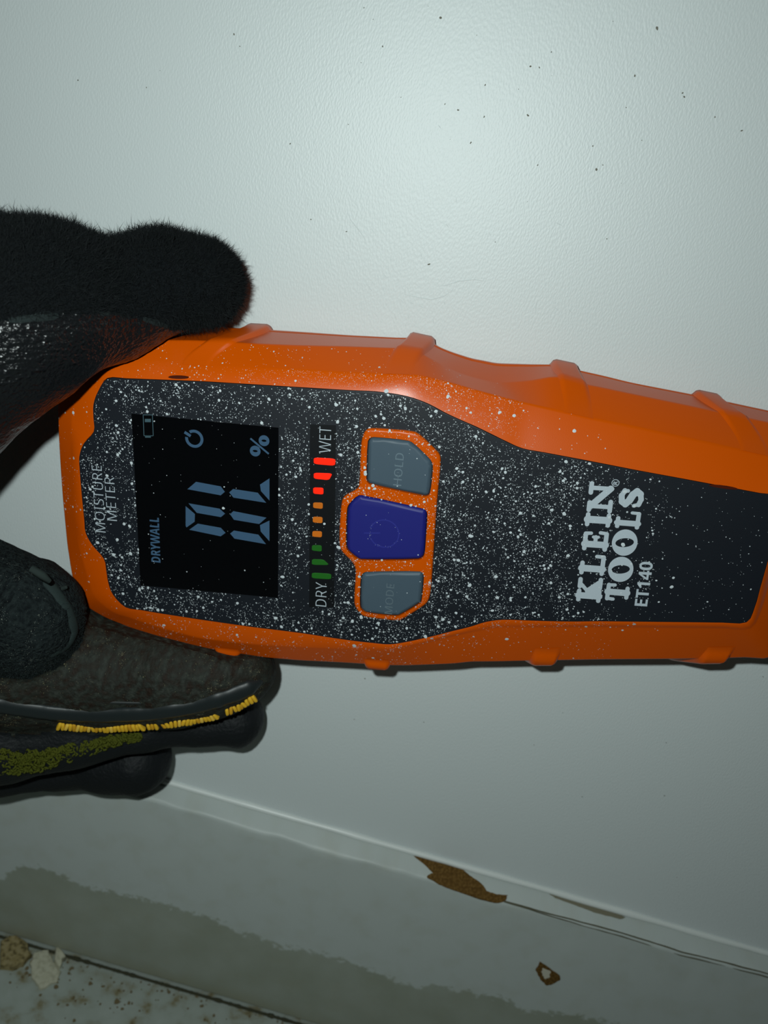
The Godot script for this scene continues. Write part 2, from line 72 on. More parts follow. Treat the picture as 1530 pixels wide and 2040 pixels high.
# ------------------------------------------------------------------ mesh helpers
class Builder:
	var v := PackedVector3Array()
	var t := PackedInt32Array()   # triangles, counter-clockwise seen from outside
	var uv := PackedVector2Array()
	var col := PackedColorArray()
	func pt(p: Vector3, q := Vector2.ZERO) -> int:
		v.append(p); uv.append(q)
		return v.size() - 1
	func tri(a: int, b: int, c: int) -> void:
		t.append(a); t.append(b); t.append(c)
	func quad(a: int, b: int, c: int, d: int) -> void:
		tri(a, b, c); tri(a, c, d)
	func normals() -> PackedVector3Array:
		var n := PackedVector3Array(); n.resize(v.size())
		for i in range(0, t.size(), 3):
			var f := (v[t[i + 1]] - v[t[i]]).cross(v[t[i + 2]] - v[t[i]])
			n[t[i]] += f; n[t[i + 1]] += f; n[t[i + 2]] += f
		for i in n.size():
			n[i] = n[i].normalized() if n[i].length_squared() > 0.0 else Vector3.UP
		return n
	func mesh(scale := MM, given := PackedVector3Array()) -> ArrayMesh:
		var a := []; a.resize(Mesh.ARRAY_MAX)
		var n := given if given.size() == v.size() else normals()
		var p := PackedVector3Array(); p.resize(v.size())
		for i in v.size(): p[i] = v[i] * scale
		var cw := PackedInt32Array(); cw.resize(t.size())
		for i in range(0, t.size(), 3):
			cw[i] = t[i]; cw[i + 1] = t[i + 2]; cw[i + 2] = t[i + 1]
		a[Mesh.ARRAY_VERTEX] = p; a[Mesh.ARRAY_NORMAL] = n; a[Mesh.ARRAY_TEX_UV] = uv; a[Mesh.ARRAY_INDEX] = cw
		if col.size() == v.size(): a[Mesh.ARRAY_COLOR] = col
		var m := ArrayMesh.new()
		m.add_surface_from_arrays(Mesh.PRIMITIVE_TRIANGLES, a)
		return m

func obj(called: String, m: Mesh, mat: Material, parent: Node = self) -> MeshInstance3D:
	var o := MeshInstance3D.new()
	o.name = called
	o.mesh = m
	o.material_override = mat
	parent.add_child(o, true)
	return o

func tag(o: Node, label: String, category := "", group := "", kind := "") -> void:
	if label: o.set_meta("label", label)
	if category: o.set_meta("category", category)
	if group: o.set_meta("group", group)
	if kind: o.set_meta("kind", kind)

func vec3s(a: Array) -> PackedVector3Array:
	var r := PackedVector3Array()
	for i in range(0, a.size(), 3): r.append(Vector3(a[i], a[i + 1], a[i + 2]))
	return r

func vec2s(a: Array) -> PackedVector2Array:
	var r := PackedVector2Array()
	for i in range(0, a.size() - 1, 2): r.append(Vector2(a[i], a[i + 1]))
	return r

func ccw(p: PackedVector2Array) -> PackedVector2Array:
	var q := p.duplicate()
	if Geometry2D.is_polygon_clockwise(q): q.reverse()
	var area := 0.0
	for i in q.size(): area += q[i].cross(q[(i + 1) % q.size()])
	if area < 0.0: q.reverse()
	return q

func rounded(p: PackedVector2Array, times := 2, cut := 0.25) -> PackedVector2Array:
	var q := p
	for k in times:
		var r := PackedVector2Array()
		for i in q.size():
			var a := q[i]; var b := q[(i + 1) % q.size()]
			r.append(a.lerp(b, cut)); r.append(a.lerp(b, 1.0 - cut))
		q = r
	return q

func inset(p: PackedVector2Array, d: float) -> PackedVector2Array:   # counter-clockwise polygon, d inwards
	var r := PackedVector2Array()
	var n := p.size()
	for i in n:
		var e0 := (p[i] - p[(i + n - 1) % n]).normalized()
		var e1 := (p[(i + 1) % n] - p[i]).normalized()
		var n0 := Vector2(-e0.y, e0.x); var n1 := Vector2(-e1.y, e1.x)
		var m := (n0 + n1).normalized()
		var k := maxf(0.5, m.dot(n1))
		r.append(p[i] + m * d / k)
	return r

# a slab over a polygon from height z0 to z1 whose upper edge is rounded off by bev
func slab(b: Builder, poly: PackedVector2Array, z0: float, z1: float, bev := 0.0, closed := false) -> void:
	var p := ccw(poly)
	var n := p.size()
	var loops := [[p, z0]]
	if bev > 0.0:
		loops.append([p, z1 - bev])
		loops.append([inset(p, bev * 0.3), z1 - bev * 0.3])
		loops.append([inset(p, bev), z1])
	else:
		loops.append([p, z1])
	var first := []
	for l in loops:
		first.append(b.v.size())
		for q in l[0]: b.pt(Vector3(q.x, q.y, l[1]), q)
	for k in loops.size() - 1:
		for i in n:
			var j := (i + 1) % n
			b.quad(first[k] + i, first[k] + j, first[k + 1] + j, first[k + 1] + i)
	var top: PackedVector2Array = loops[-1][0]
	var s: int = first[-1]
	if bev <= 0.0 and not closed:
		s = b.v.size()
		for q in top: b.pt(Vector3(q.x, q.y, z1), q)
	var tr := Geometry2D.triangulate_polygon(top)
	for i in range(0, tr.size(), 3):
		var x := top[tr[i]]; var y := top[tr[i + 1]]; var z := top[tr[i + 2]]
		if (y - x).cross(z - x) > 0.0: b.tri(s + tr[i], s + tr[i + 1], s + tr[i + 2])
		else: b.tri(s + tr[i], s + tr[i + 2], s + tr[i + 1])
	if closed:
		var tb := Geometry2D.triangulate_polygon(p)
		for i in range(0, tb.size(), 3):
			var x := p[tb[i]]; var y := p[tb[i + 1]]; var z := p[tb[i + 2]]
			if (y - x).cross(z - x) > 0.0: b.tri(tb[i], tb[i + 2], tb[i + 1])
			else: b.tri(tb[i], tb[i + 1], tb[i + 2])

func slab_mesh(poly: PackedVector2Array, z0: float, z1: float, bev := 0.0, closed := false) -> ArrayMesh:
	var b := Builder.new()
	slab(b, poly, z0, z1, bev, closed)
	return b.mesh()

# a flat ring between two outlines with the same number of points
func band(b: Builder, outer: PackedVector2Array, inner: PackedVector2Array, z0: float, z1: float) -> void:
	var n := outer.size()
	var s := b.v.size()
	for i in n: b.pt(Vector3(outer[i].x, outer[i].y, z1))
	for i in n: b.pt(Vector3(inner[i].x, inner[i].y, z1))
	for i in n:
		var j := (i + 1) % n
		b.quad(s + i, s + j, s + n + j, s + n + i)
	for w in 2:
		var o := outer if w == 0 else inner
		var s2 := b.v.size()
		for i in n: b.pt(Vector3(o[i].x, o[i].y, z0))
		for i in n: b.pt(Vector3(o[i].x, o[i].y, z1))
		for i in n:
			var j := (i + 1) % n
			if w == 0: b.quad(s2 + i, s2 + j, s2 + n + j, s2 + n + i)
			else: b.quad(s2 + j, s2 + i, s2 + n + i, s2 + n + j)

func ellipse(c: Vector2, rx: float, ry: float, turn := 0.0, n := 28) -> PackedVector2Array:
	var r := PackedVector2Array()
	for i in n:
		var a := TAU * i / n
		r.append(c + Vector2(cos(a) * rx, sin(a) * ry).rotated(turn))
	return r

# a round tube along points; radii across, flattened along the given normals
func tube(b: Builder, pts: PackedVector3Array, rad: Array, sides := 10, flat := 1.0, up := PackedVector3Array()) -> void:
	var n := pts.size()
	var s := b.v.size()
	for i in n:
		var d := (pts[mini(i + 1, n - 1)] - pts[maxi(i - 1, 0)]).normalized()
		var u := up[i] if up.size() == n else (Vector3.UP if absf(d.y) < 0.9 else Vector3.RIGHT)
		var x := d.cross(u).normalized()
		var y := x.cross(d).normalized()
		for k in sides:
			var a := TAU * k / sides
			b.pt(pts[i] + (x * cos(a) + y * sin(a) * flat) * rad[i])
	for i in n - 1:
		for k in sides:
			var k2 := (k + 1) % sides
			b.quad(s + i * sides + k, s + (i + 1) * sides + k, s + (i + 1) * sides + k2, s + i * sides + k2)
	for e in 2:
		var c := b.pt(pts[0 if e == 0 else n - 1])
		var o := s if e == 0 else s + (n - 1) * sides
		for k in sides:
			var k2 := (k + 1) % sides
			if e == 0: b.tri(c, o + k, o + k2)
			else: b.tri(c, o + k2, o + k)

# ------------------------------------------------------------------ material helpers
func mat(called: String, c: Color, rough: float, spec := 0.5, metal := 0.0) -> StandardMaterial3D:
	var m := StandardMaterial3D.new()
	m.resource_name = called
	m.albedo_color = c
	m.roughness = rough
	m.metallic_specular = spec
	m.metallic = metal
	return m

func noise_tex(seed_: int, freq: float, size: int, oct := 3, ramp: Gradient = null, cellular := false) -> NoiseTexture2D:
	var n := FastNoiseLite.new()
	n.seed = seed_
	n.frequency = freq
	n.fractal_octaves = oct
	n.noise_type = FastNoiseLite.TYPE_CELLULAR if cellular else FastNoiseLite.TYPE_SIMPLEX_SMOOTH
	if cellular: n.cellular_return_type = FastNoiseLite.RETURN_DISTANCE
	var t := NoiseTexture2D.new()
	t.width = size; t.height = size
	t.seamless = true
	t.generate_mipmaps = false
	if ramp: t.color_ramp = ramp
	t.noise = n
	return t

func ramp(stops: Array, colors: Array) -> Gradient:
	var g := Gradient.new()
	g.offsets = PackedFloat32Array(stops)
	g.colors = PackedColorArray(colors)
	return g

func bump(m: StandardMaterial3D, tex: Texture2D, tile: float, height_mm: float) -> void:
	m.heightmap_enabled = true
	m.heightmap_texture = tex
	m.heightmap_scale = height_mm * 0.1
	m.uv1_triplanar = true
	m.uv1_scale = Vector3.ONE / tile

func srgb(r: int, g: int, b: int) -> Color:
	return Color8(r, g, b)

# ------------------------------------------------------------------ the script
func _ready() -> void:
	rng.seed = 7
	camera_and_light()
	sans = SystemFont.new(); sans.font_names = PackedStringArray(["Droid Sans"])
	thin = FontVariation.new(); thin.base_font = sans; thin.variation_embolden = -0.45
	sans_bold = SystemFont.new(); sans_bold.font_names = PackedStringArray(["Droid Sans"]); sans_bold.font_weight = 700
	setting()
	meter()
	glove()
	debris()

func camera_and_light() -> void:
	var cam := Camera3D.new()
	cam.name = "camera"
	cam.fov = rad_to_deg(2.0 * atan(1020.0 / 1700.0))
	cam.near = 0.01
	cam.far = 20.0
	var eye := Vector3(0.0, 0.241, 0.185)
	cam.transform = Transform3D(Basis(CAM_X, CAM_Y, CAM_Z), eye)
	# the phone's wide lens: floor and skirting fall slightly out of focus
	var lens := CameraAttributesPhysical.new()
	lens.frustum_focal_length = 12.0 / (1020.0 / 1700.0)   # the same angle of view
	lens.frustum_focus_distance = 0.172
	lens.frustum_near = 0.01
	lens.frustum_far = 20.0
	lens.exposure_aperture = 14.0
	cam.attributes = lens
	add_child(cam)
	cam.current = true
	var we := WorldEnvironment.new()
	we.name = "world"
	var env := Environment.new()
	env.background_mode = Environment.BG_COLOR
	env.background_color = Color(0.10, 0.11, 0.11)
	env.background_energy_multiplier = 0.35
	env.tonemap_mode = Environment.TONE_MAPPER_LINEAR
	env.tonemap_exposure = 1.0
	env.sdfgi_enabled = true
	env.ssao_enabled = true
	env.ssil_enabled = true
	we.environment = env
	add_child(we)
	# the phone's flash, a small square LED a little above and to the left of the lens
	var flash := AreaLight3D.new()
	flash.name = "phone_flash"
	flash.area_size = Vector2(0.005, 0.005)
	flash.light_energy = FLASH_ENERGY
	flash.light_color = Color(0.95, 1.0, 0.99)
	flash.shadow_enabled = true
	flash.transform = Transform3D(Basis(CAM_X, CAM_Y, CAM_Z), eye + Vector3(-0.022, 0.012, 0.0))
	add_child(flash)
const FLASH_ENERGY := 0.0318

# ------------------------------------------------------------------ the wall, the skirting and the floor
var wob := FastNoiseLite.new()   # the waviness of the paint on the skirting's lip

func setting() -> void:
	# wall: rolled paint, slightly glossy, with a fine stipple
	var wm := mat("wall_paint", srgb(203, 210, 210), 0.49, 0.6)
	var wallb := Builder.new()
	var s := 4000.0
	var z := 0.0
	var corners := [Vector3(-900, 0, z), Vector3(900, 0, z), Vector3(900, 1300, z), Vector3(-900, 1300, z)]
	for c in corners: wallb.pt(c, Vector2(c.x, -c.y) / 250.0)
	wallb.quad(0, 1, 2, 3)
	for c in corners: wallb.pt(c + Vector3(0, 0, -110))
	wallb.quad(5, 4, 7, 6); wallb.quad(4, 5, 1, 0); wallb.quad(3, 2, 6, 7); wallb.quad(4, 0, 3, 7); wallb.quad(1, 5, 6, 2)
	var wn := PackedVector3Array()
	for i in 8: wn.append(Vector3(0, 0, 1 if i < 4 else -1))
	bump(wm, noise_tex(11, 0.15, 2048, 4), 0.25, 0.045)
	wm.uv1_triplanar = false
	wm.uv1_scale = Vector3(1.6, 0.8, 1)
	var wall := obj("wall_back", wallb.mesh(MM, wn), wm)
	tag(wall, "white painted wall lit by the flash, with fine roller stipple", "", "", "structure")
	# specks of dirt caught in the paint
	var sb := Builder.new()
	for i in 110:
		var c := Vector2(rng.randf_range(-110, 120), rng.randf_range(80, 285))
		if i % 2 == 0: c = Vector2(rng.randfn(8.0, 30.0), rng.randfn(262.0, 14.0))
		var r := absf(rng.randfn(0.0, 0.07)) + 0.05
		var p := PackedVector2Array()
		var st := rng.randf_range(0.8, 2.2); var tu := rng.randf() * TAU
		for k in 7: p.append(c + Vector2(cos(TAU * k / 7) * r * st, sin(TAU * k / 7) * r).rotated(tu) * rng.randf_range(0.7, 1.2))
		slab(sb, p, -0.05, 0.02)
	var sp := obj("dirt_specks", sb.mesh(), mat("speck", srgb(104, 102, 92), 0.8), wall)
	tag(sp, "", "", "", "stuff")

	# small ridges and wrinkles left in the paint film
	var rb := Builder.new()
	var wp := vec2s(WRINKLE)
	for i in 4:
		var l := PackedVector3Array()
		for k in 5: l.append(Vector3(wp[i * 5 + k].x, wp[i * 5 + k].y, -0.03))
		tube(rb, l, [0.03, 0.08, 0.10, 0.08, 0.03], 8)
	for i in 120:
		var along := rng.randf()
		var c := Vector2(lerpf(-46.0, -12.0, along) + rng.randfn(0, 6.0), lerpf(240.0, 205.0, along) + rng.randfn(0, 5.0))
		if i % 3 == 0: c = Vector2(rng.randf_range(-40, 60), rng.randf_range(212, 285))
		var d := Vector2(0.75, -1.0).normalized().rotated(rng.randfn(0, 0.3)) * rng.randf_range(0.3, 1.1)
		var r := rng.randf_range(0.05, 0.09)
		tube(rb, PackedVector3Array([Vector3(c.x, c.y, -0.03), Vector3(c.x + d.x, c.y + d.y, -0.025), Vector3(c.x + d.x * 2.0, c.y + d.y * 2.0, -0.03)]), [0.02, r, 0.02], 8)
	tag(obj("paint_ridges", rb.mesh(), wm, wall), "", "", "", "stuff")

	# skirting board: chalky old paint over wood, its ledge sloping to a rounded lip
	var by: float = BOARD[0]; var bf: float = BOARD[1]; var bt: float = BOARD[2]
	var prof := [Vector2(0, by + 0.2), Vector2(1.2, by - 0.35), Vector2(3.0, by - 0.95), Vector2(bt - 1.0, bf + 0.35), Vector2(bt - 0.45, bf + 0.1), Vector2(bt - 0.1, bf - 0.35), Vector2(bt, bf - 1.0)]
	for k in 12: prof.append(Vector2(bt, lerpf(bf - 3.0, 2.6, k / 11.0)))
	prof.append(Vector2(bt - 0.5, 2.1)); prof.append(Vector2(0, 2.1))
	wob.seed = 5; wob.frequency = 0.03; wob.fractal_octaves = 3
	var bb := Builder.new()
	var nx := 360
	for i in nx + 1:
		var x := lerpf(-900, 900, float(i) / nx)
		if i > 30 and i < nx - 30: x = lerpf(-150, 190, float(i - 30) / (nx - 60))
		elif i <= 30: x = lerpf(-900, -150, i / 30.0)
		else: x = lerpf(190, 900, (i - nx + 30) / 30.0)
		for k in prof.size():
			var q: Vector2 = prof[k]
			var y := q.y; var zz := q.x
			if k >= 3 and k <= 6: y += wob.get_noise_2d(x, 3.0) * 1.1; 
			if k >= 2 and k <= 8: zz += wob.get_noise_2d(x * 1.6, 40.0 + k * 6.0) * 0.35
			bb.pt(Vector3(x, y, zz), Vector2((x + 150.0) / 340.0, 1.0 - y / 75.0))
	var pn := prof.size()
	for i in nx:
		for k in pn - 1:
			bb.quad(i * pn + k, i * pn + k + 1, (i + 1) * pn + k + 1, (i + 1) * pn + k)
	var bm := mat("skirting_paint", Color.WHITE, 0.45, 0.4)
	bm.albedo_texture = board_texture()
	bm.texture_repeat = false
	var board := obj("baseboard_back", bb.mesh(), bm)
	tag(board, "old painted baseboard under the wall, grey scrubbed band along its lower half", "", "", "structure")
	# caulk along the joint
	var cb := Builder.new()
	var cp := PackedVector3Array(); var cr := []
	for i in 121:
		var x := lerpf(-200, 240, i / 120.0)
		cp.append(Vector3(x, by + 0.25 + wob.get_noise_2d(x, 90.0) * 0.25, 0.35)); cr.append(0.85 + 0.25 * wob.get_noise_2d(x * 2.0, 120.0))
	tube(cb, cp, cr, 10)
	obj("caulk_bead", cb.mesh(), mat("caulk", srgb(214, 219, 216), 0.35, 0.5), board)
	# bare wood where paint has chipped off
	var wood := mat("bare_wood", Color.WHITE, 0.85, 0.2)
	wood.albedo_texture = noise_tex(21, 0.03, 256, 4, ramp([0.25, 0.5, 0.75], [srgb(80, 58, 28), srgb(94, 69, 33), srgb(112, 86, 46)]))
	wood.uv1_triplanar = true; wood.uv1_scale = Vector3(120, 200, 120)
	var grey_wood := mat("old_primer", srgb(120, 116, 98), 0.8, 0.2)
	for c in [[CHIP_A, wood, 0], [CHIP_B, grey_wood, 0], [CHIP_C, wood, 1]]:
		obj("bare_patch", patch(vec3s(c[0]), c[2], 0.22), c[1], board)
	obj("bare_patch", patch(vec3s(CHIP_D), 1, 0.34), mat("under_coat", srgb(190, 186, 170), 0.7, 0.2), board)
	# split paint film along the lip
	var kb := Builder.new()
	for w in 2:
		var kp := PackedVector3Array(); var kr := []
		for i in 60:
			var x := lerpf(52, 190, i / 59.0)
			var dip := 0.55 * w * smoothstep(52.0, 80.0, x)
			kp.append(Vector3(x, bf + 0.15 - dip * 1.6 + wob.get_noise_2d(x, 3.0) * 1.1, bt - 0.35 + 0.3 * w)); kr.append((0.16 + 0.12 * absf(wob.get_noise_2d(x * 6.0, 300.0 + 50.0 * w))) * (1.0 if w == 0 else 0.8))
		tube(kb, kp, kr, 8)
	obj("paint_crack", kb.mesh(), mat("crack", srgb(92, 90, 74), 0.9, 0.2), board)

	# dark ragged tube standing in for the shadow in the gap under the skirting
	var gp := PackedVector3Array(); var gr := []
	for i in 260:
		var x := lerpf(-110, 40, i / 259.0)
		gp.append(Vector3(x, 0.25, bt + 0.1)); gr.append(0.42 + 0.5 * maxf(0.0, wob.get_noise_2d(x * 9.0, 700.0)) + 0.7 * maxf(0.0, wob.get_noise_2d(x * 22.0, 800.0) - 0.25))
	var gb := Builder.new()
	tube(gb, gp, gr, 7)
	obj("gap_shadow_line", gb.mesh(), mat("gap_shadow", srgb(66, 66, 52), 0.95, 0.15), board)

	# floor
	var fm := mat("floor_dirt", Color.WHITE, 0.6, 0.35)
	var ft := noise_tex(31, 0.012, 1024, 5, ramp([0.0, 0.16, 0.26, 0.45, 1.0], [srgb(108, 98, 70), srgb(130, 125, 100), srgb(146, 149, 136), srgb(156, 164, 156), srgb(166, 174, 168)]))
	fm.albedo_texture = ft
	fm.uv1_triplanar = true; fm.uv1_scale = Vector3(9, 9, 9)
	var fb := BoxMesh.new(); fb.size = Vector3(1.8, 0.05, 0.9)
	var fl := obj("floor", fb, fm)
	fl.position = Vector3(0, -0.025, 0.45 - 0.11)
	tag(fl, "pale dirty floor along the baseboard", "", "", "structure")
	var db := Builder.new()
	for i in 260:
		var c := Vector2(rng.randf_range(-110, 20), 6.2 + absf(rng.randfn(0, 9)))
		var r := absf(rng.randfn(0.0, 0.28)) + 0.08
		var p := PackedVector2Array()
		for k in 6: p.append(c + Vector2(cos(TAU * k / 6), sin(TAU * k / 6)) * r * rng.randf_range(0.6, 1.3))
		var k0 := db.v.size()
		slab(db, p, 0.0, rng.randf_range(0.1, 0.35), 0.05)
		for k in range(k0, db.v.size()):
			var q := db.v[k]; db.v[k] = Vector3(q.x, q.z, q.y)
		for k in range(0, 0): pass
	var dg := obj("grit", flipped(db).mesh(), mat("grit", srgb(112, 100, 74), 0.9, 0.2), fl)
	dg.position = Vector3(0, 0.025, -0.34)
	tag(dg, "", "", "", "stuff")

func flipped(b: Builder) -> Builder:
	for i in range(0, b.t.size(), 3):
		var x := b.t[i + 1]; b.t[i + 1] = b.t[i + 2]; b.t[i + 2] = x
	return b

# a chip outline lying on the ledge (0) or on the front face (1) of the skirting, as a thin ragged flake of another surface
func patch(p: PackedVector3Array, where: int, lift: float) -> ArrayMesh:
	var q := PackedVector2Array()
	for a in p: q.append(Vector2(a.x, a.z if where == 0 else a.y))
	# ragged outline
	var r := PackedVector2Array()
	for i in q.size():
		var a := q[i]; var c := q[(i + 1) % q.size()]
		for k in 5:
			r.append(a.lerp(c, k / 5.0) + Vector2(rng.randfn(0, 0.10), rng.randfn(0, 0.04)))
	var b := Builder.new()
	slab(b, r, 0.0, lift, 0.03)
	for i in b.v.size():
		var a := b.v[i]
		if where == 1: b.v[i] = Vector3(a.x, a.y, BOARD[2] + a.z - 0.05)
		else:
			var t := clampf(a.y / BOARD[2], -0.2, 1.3)
			b.v[i] = Vector3(a.x, lerpf(BOARD[0], BOARD[1], t) + a.z + wob.get_noise_2d(a.x, 3.0) * 1.1 * smoothstep(0.45, 0.85, t) - maxf(0.0, t - 0.88) * 3.0, minf(a.y, BOARD[2] + 0.1) + 0.3 * smoothstep(0.8, 1.0, t))
	return (b if where == 1 else flipped(b)).mesh()

func board_texture() -> ImageTexture:
	var w := 1400; var h := 320
	var im := Image.create(w, h, false, Image.FORMAT_RGB8)
	var st := vec2s(STAIN)
	var n := FastNoiseLite.new(); n.seed = 3; n.frequency = 0.055; n.fractal_octaves = 5
	var n2 := FastNoiseLite.new(); n2.seed = 9; n2.frequency = 0.012; n2.fractal_octaves = 4
	var paint := srgb(180, 187, 184); var band_ := srgb(146, 151, 138)
	var j := 0
	for ix in w:
		var x := -150.0 + 340.0 * ix / w
		var yb := 0.0
		if x <= st[0].x: yb = st[0].y - 0.06 * (st[0].x - x)
		elif x >= st[-1].x: yb = st[-1].y - 0.1 * (x - st[-1].x)
		else:
			for k in st.size() - 1:
				if x >= st[k].x and x <= st[k + 1].x: yb = lerpf(st[k].y, st[k + 1].y, (x - st[k].x) / (st[k + 1].x - st[k].x))
		for iy in h:
			var y := (1.0 - float(iy) / h) * 75.0
			var e := (yb - y) + n.get_noise_2d(ix * 1.1, iy * 1.6) * 2.4 + n.get_noise_2d(ix * 3.7, iy * 3.0 + 900.0) * 0.9
			var f := smoothstep(-0.5, 1.1, e)
			f *= 0.88 + 0.24 * n2.get_noise_2d(ix, iy)
			var c := paint.lerp(band_, clampf(f, 0, 1))
			c = c.lerp(srgb(142, 136, 104), clampf(0.35 * smoothstep(9.0, 0.0, y) + 0.12 * n2.get_noise_2d(ix * 2.0, iy * 2.0 + 400.0), 0, 1))
			im.set_pixel(ix, iy, c)
	return ImageTexture.create_from_image(im)

func debris() -> void:
	var kinds := [
		[FLAKE_A, "crumbled brown-stained plaster lump in the corner against the baseboard", srgb(142, 128, 88), 2.4, "plaster_lump", "plaster lump"],
		[FLAKE_B, "largest off-white paint flake lying flat on the floor beside the plaster lump", srgb(186, 184, 162), 0.9, "paint_flake", "paint flake"],
		[FLAKE_C, "thin pointed paint sliver standing between the flat flake and the baseboard", srgb(190, 188, 165), 2.2, "paint_sliver", "paint flake"]]
	for k in kinds:
		var p := vec3s(k[0])
		var c := Vector3.ZERO
		for a in p: c += a
		c /= p.size()
		var q := PackedVector2Array()
		for i in p.size():
			var a := p[i]; var b := p[(i + 1) % p.size()]
			for s in 3:
				var m := a.lerp(b, s / 3.0) - c
				q.append(Vector2(m.x, -m.z) + Vector2(rng.randfn(0, 0.16), rng.randfn(0, 0.16)))
		var b := Builder.new()
		slab(b, q, 0.0, k[3], minf(0.5, k[3] * 0.4))
		var nz := FastNoiseLite.new(); nz.seed = 77; nz.frequency = 0.35
		for i in b.v.size():
			var a := b.v[i]
			b.v[i] = Vector3(a.x, a.z * (1.0 + 0.35 * nz.get_noise_2d(a.x, a.y)), -a.y)
		var m := mat(k[4], Color.WHITE, 0.8, 0.25)
		m.albedo_texture = noise_tex(41, 0.03, 256, 4, ramp([0.2, 0.45, 0.7], [k[2].darkened(0.35 if k[4] == "plaster_lump" else 0.08), k[2], k[2].lightened(0.1)]))
		m.uv1_triplanar = true; m.uv1_scale = Vector3(60, 60, 60)
		var o := obj(k[4], b.mesh(), m)
		o.position = c * MM
		tag(o, k[1], k[5])

# ------------------------------------------------------------------ the moisture meter
var rings := []          # four rings round the housing, from the faceplate's edge (0) to the widest line near the wall (3)
var stations := 0

func ring_point(k: int, s: float) -> Vector3:     # Catmull-Rom along ring k
	var r: PackedVector3Array = rings[k]
	var n := r.size()
	var i := int(floor(s))
	var t := s - i
	i = posmod(i, n)
	return r[i].cubic_interpolate(r[(i + 1) % n], r[posmod(i - 1, n)], r[(i + 2) % n], t)

func shell_point(s: float, q: float) -> Vector3:  # q runs 0..3 over the facets
	var k := clampi(int(floor(q)), 0, 2)
	return ring_point(k, s).lerp(ring_point(k + 1, s), q - k)

func shell_normal(s: float, q: float) -> Vector3:
	var a := shell_point(s + 0.15, q) - shell_point(s - 0.15, q)
	var b := shell_point(s, minf(q + 0.04, 2.999)) - shell_point(s, maxf(q - 0.04, 0.0))
	var nn := a.cross(b).normalized()
	var c := shell_point(s, q)
	if nn.dot(Vector3(0, 0, 1)) < 0.0 and q < 2.0: nn = -nn
	if q >= 2.0 and nn.dot(Vector3(c.x * 0.1, c.y, 0)) < 0.0: nn = -nn
	return nn

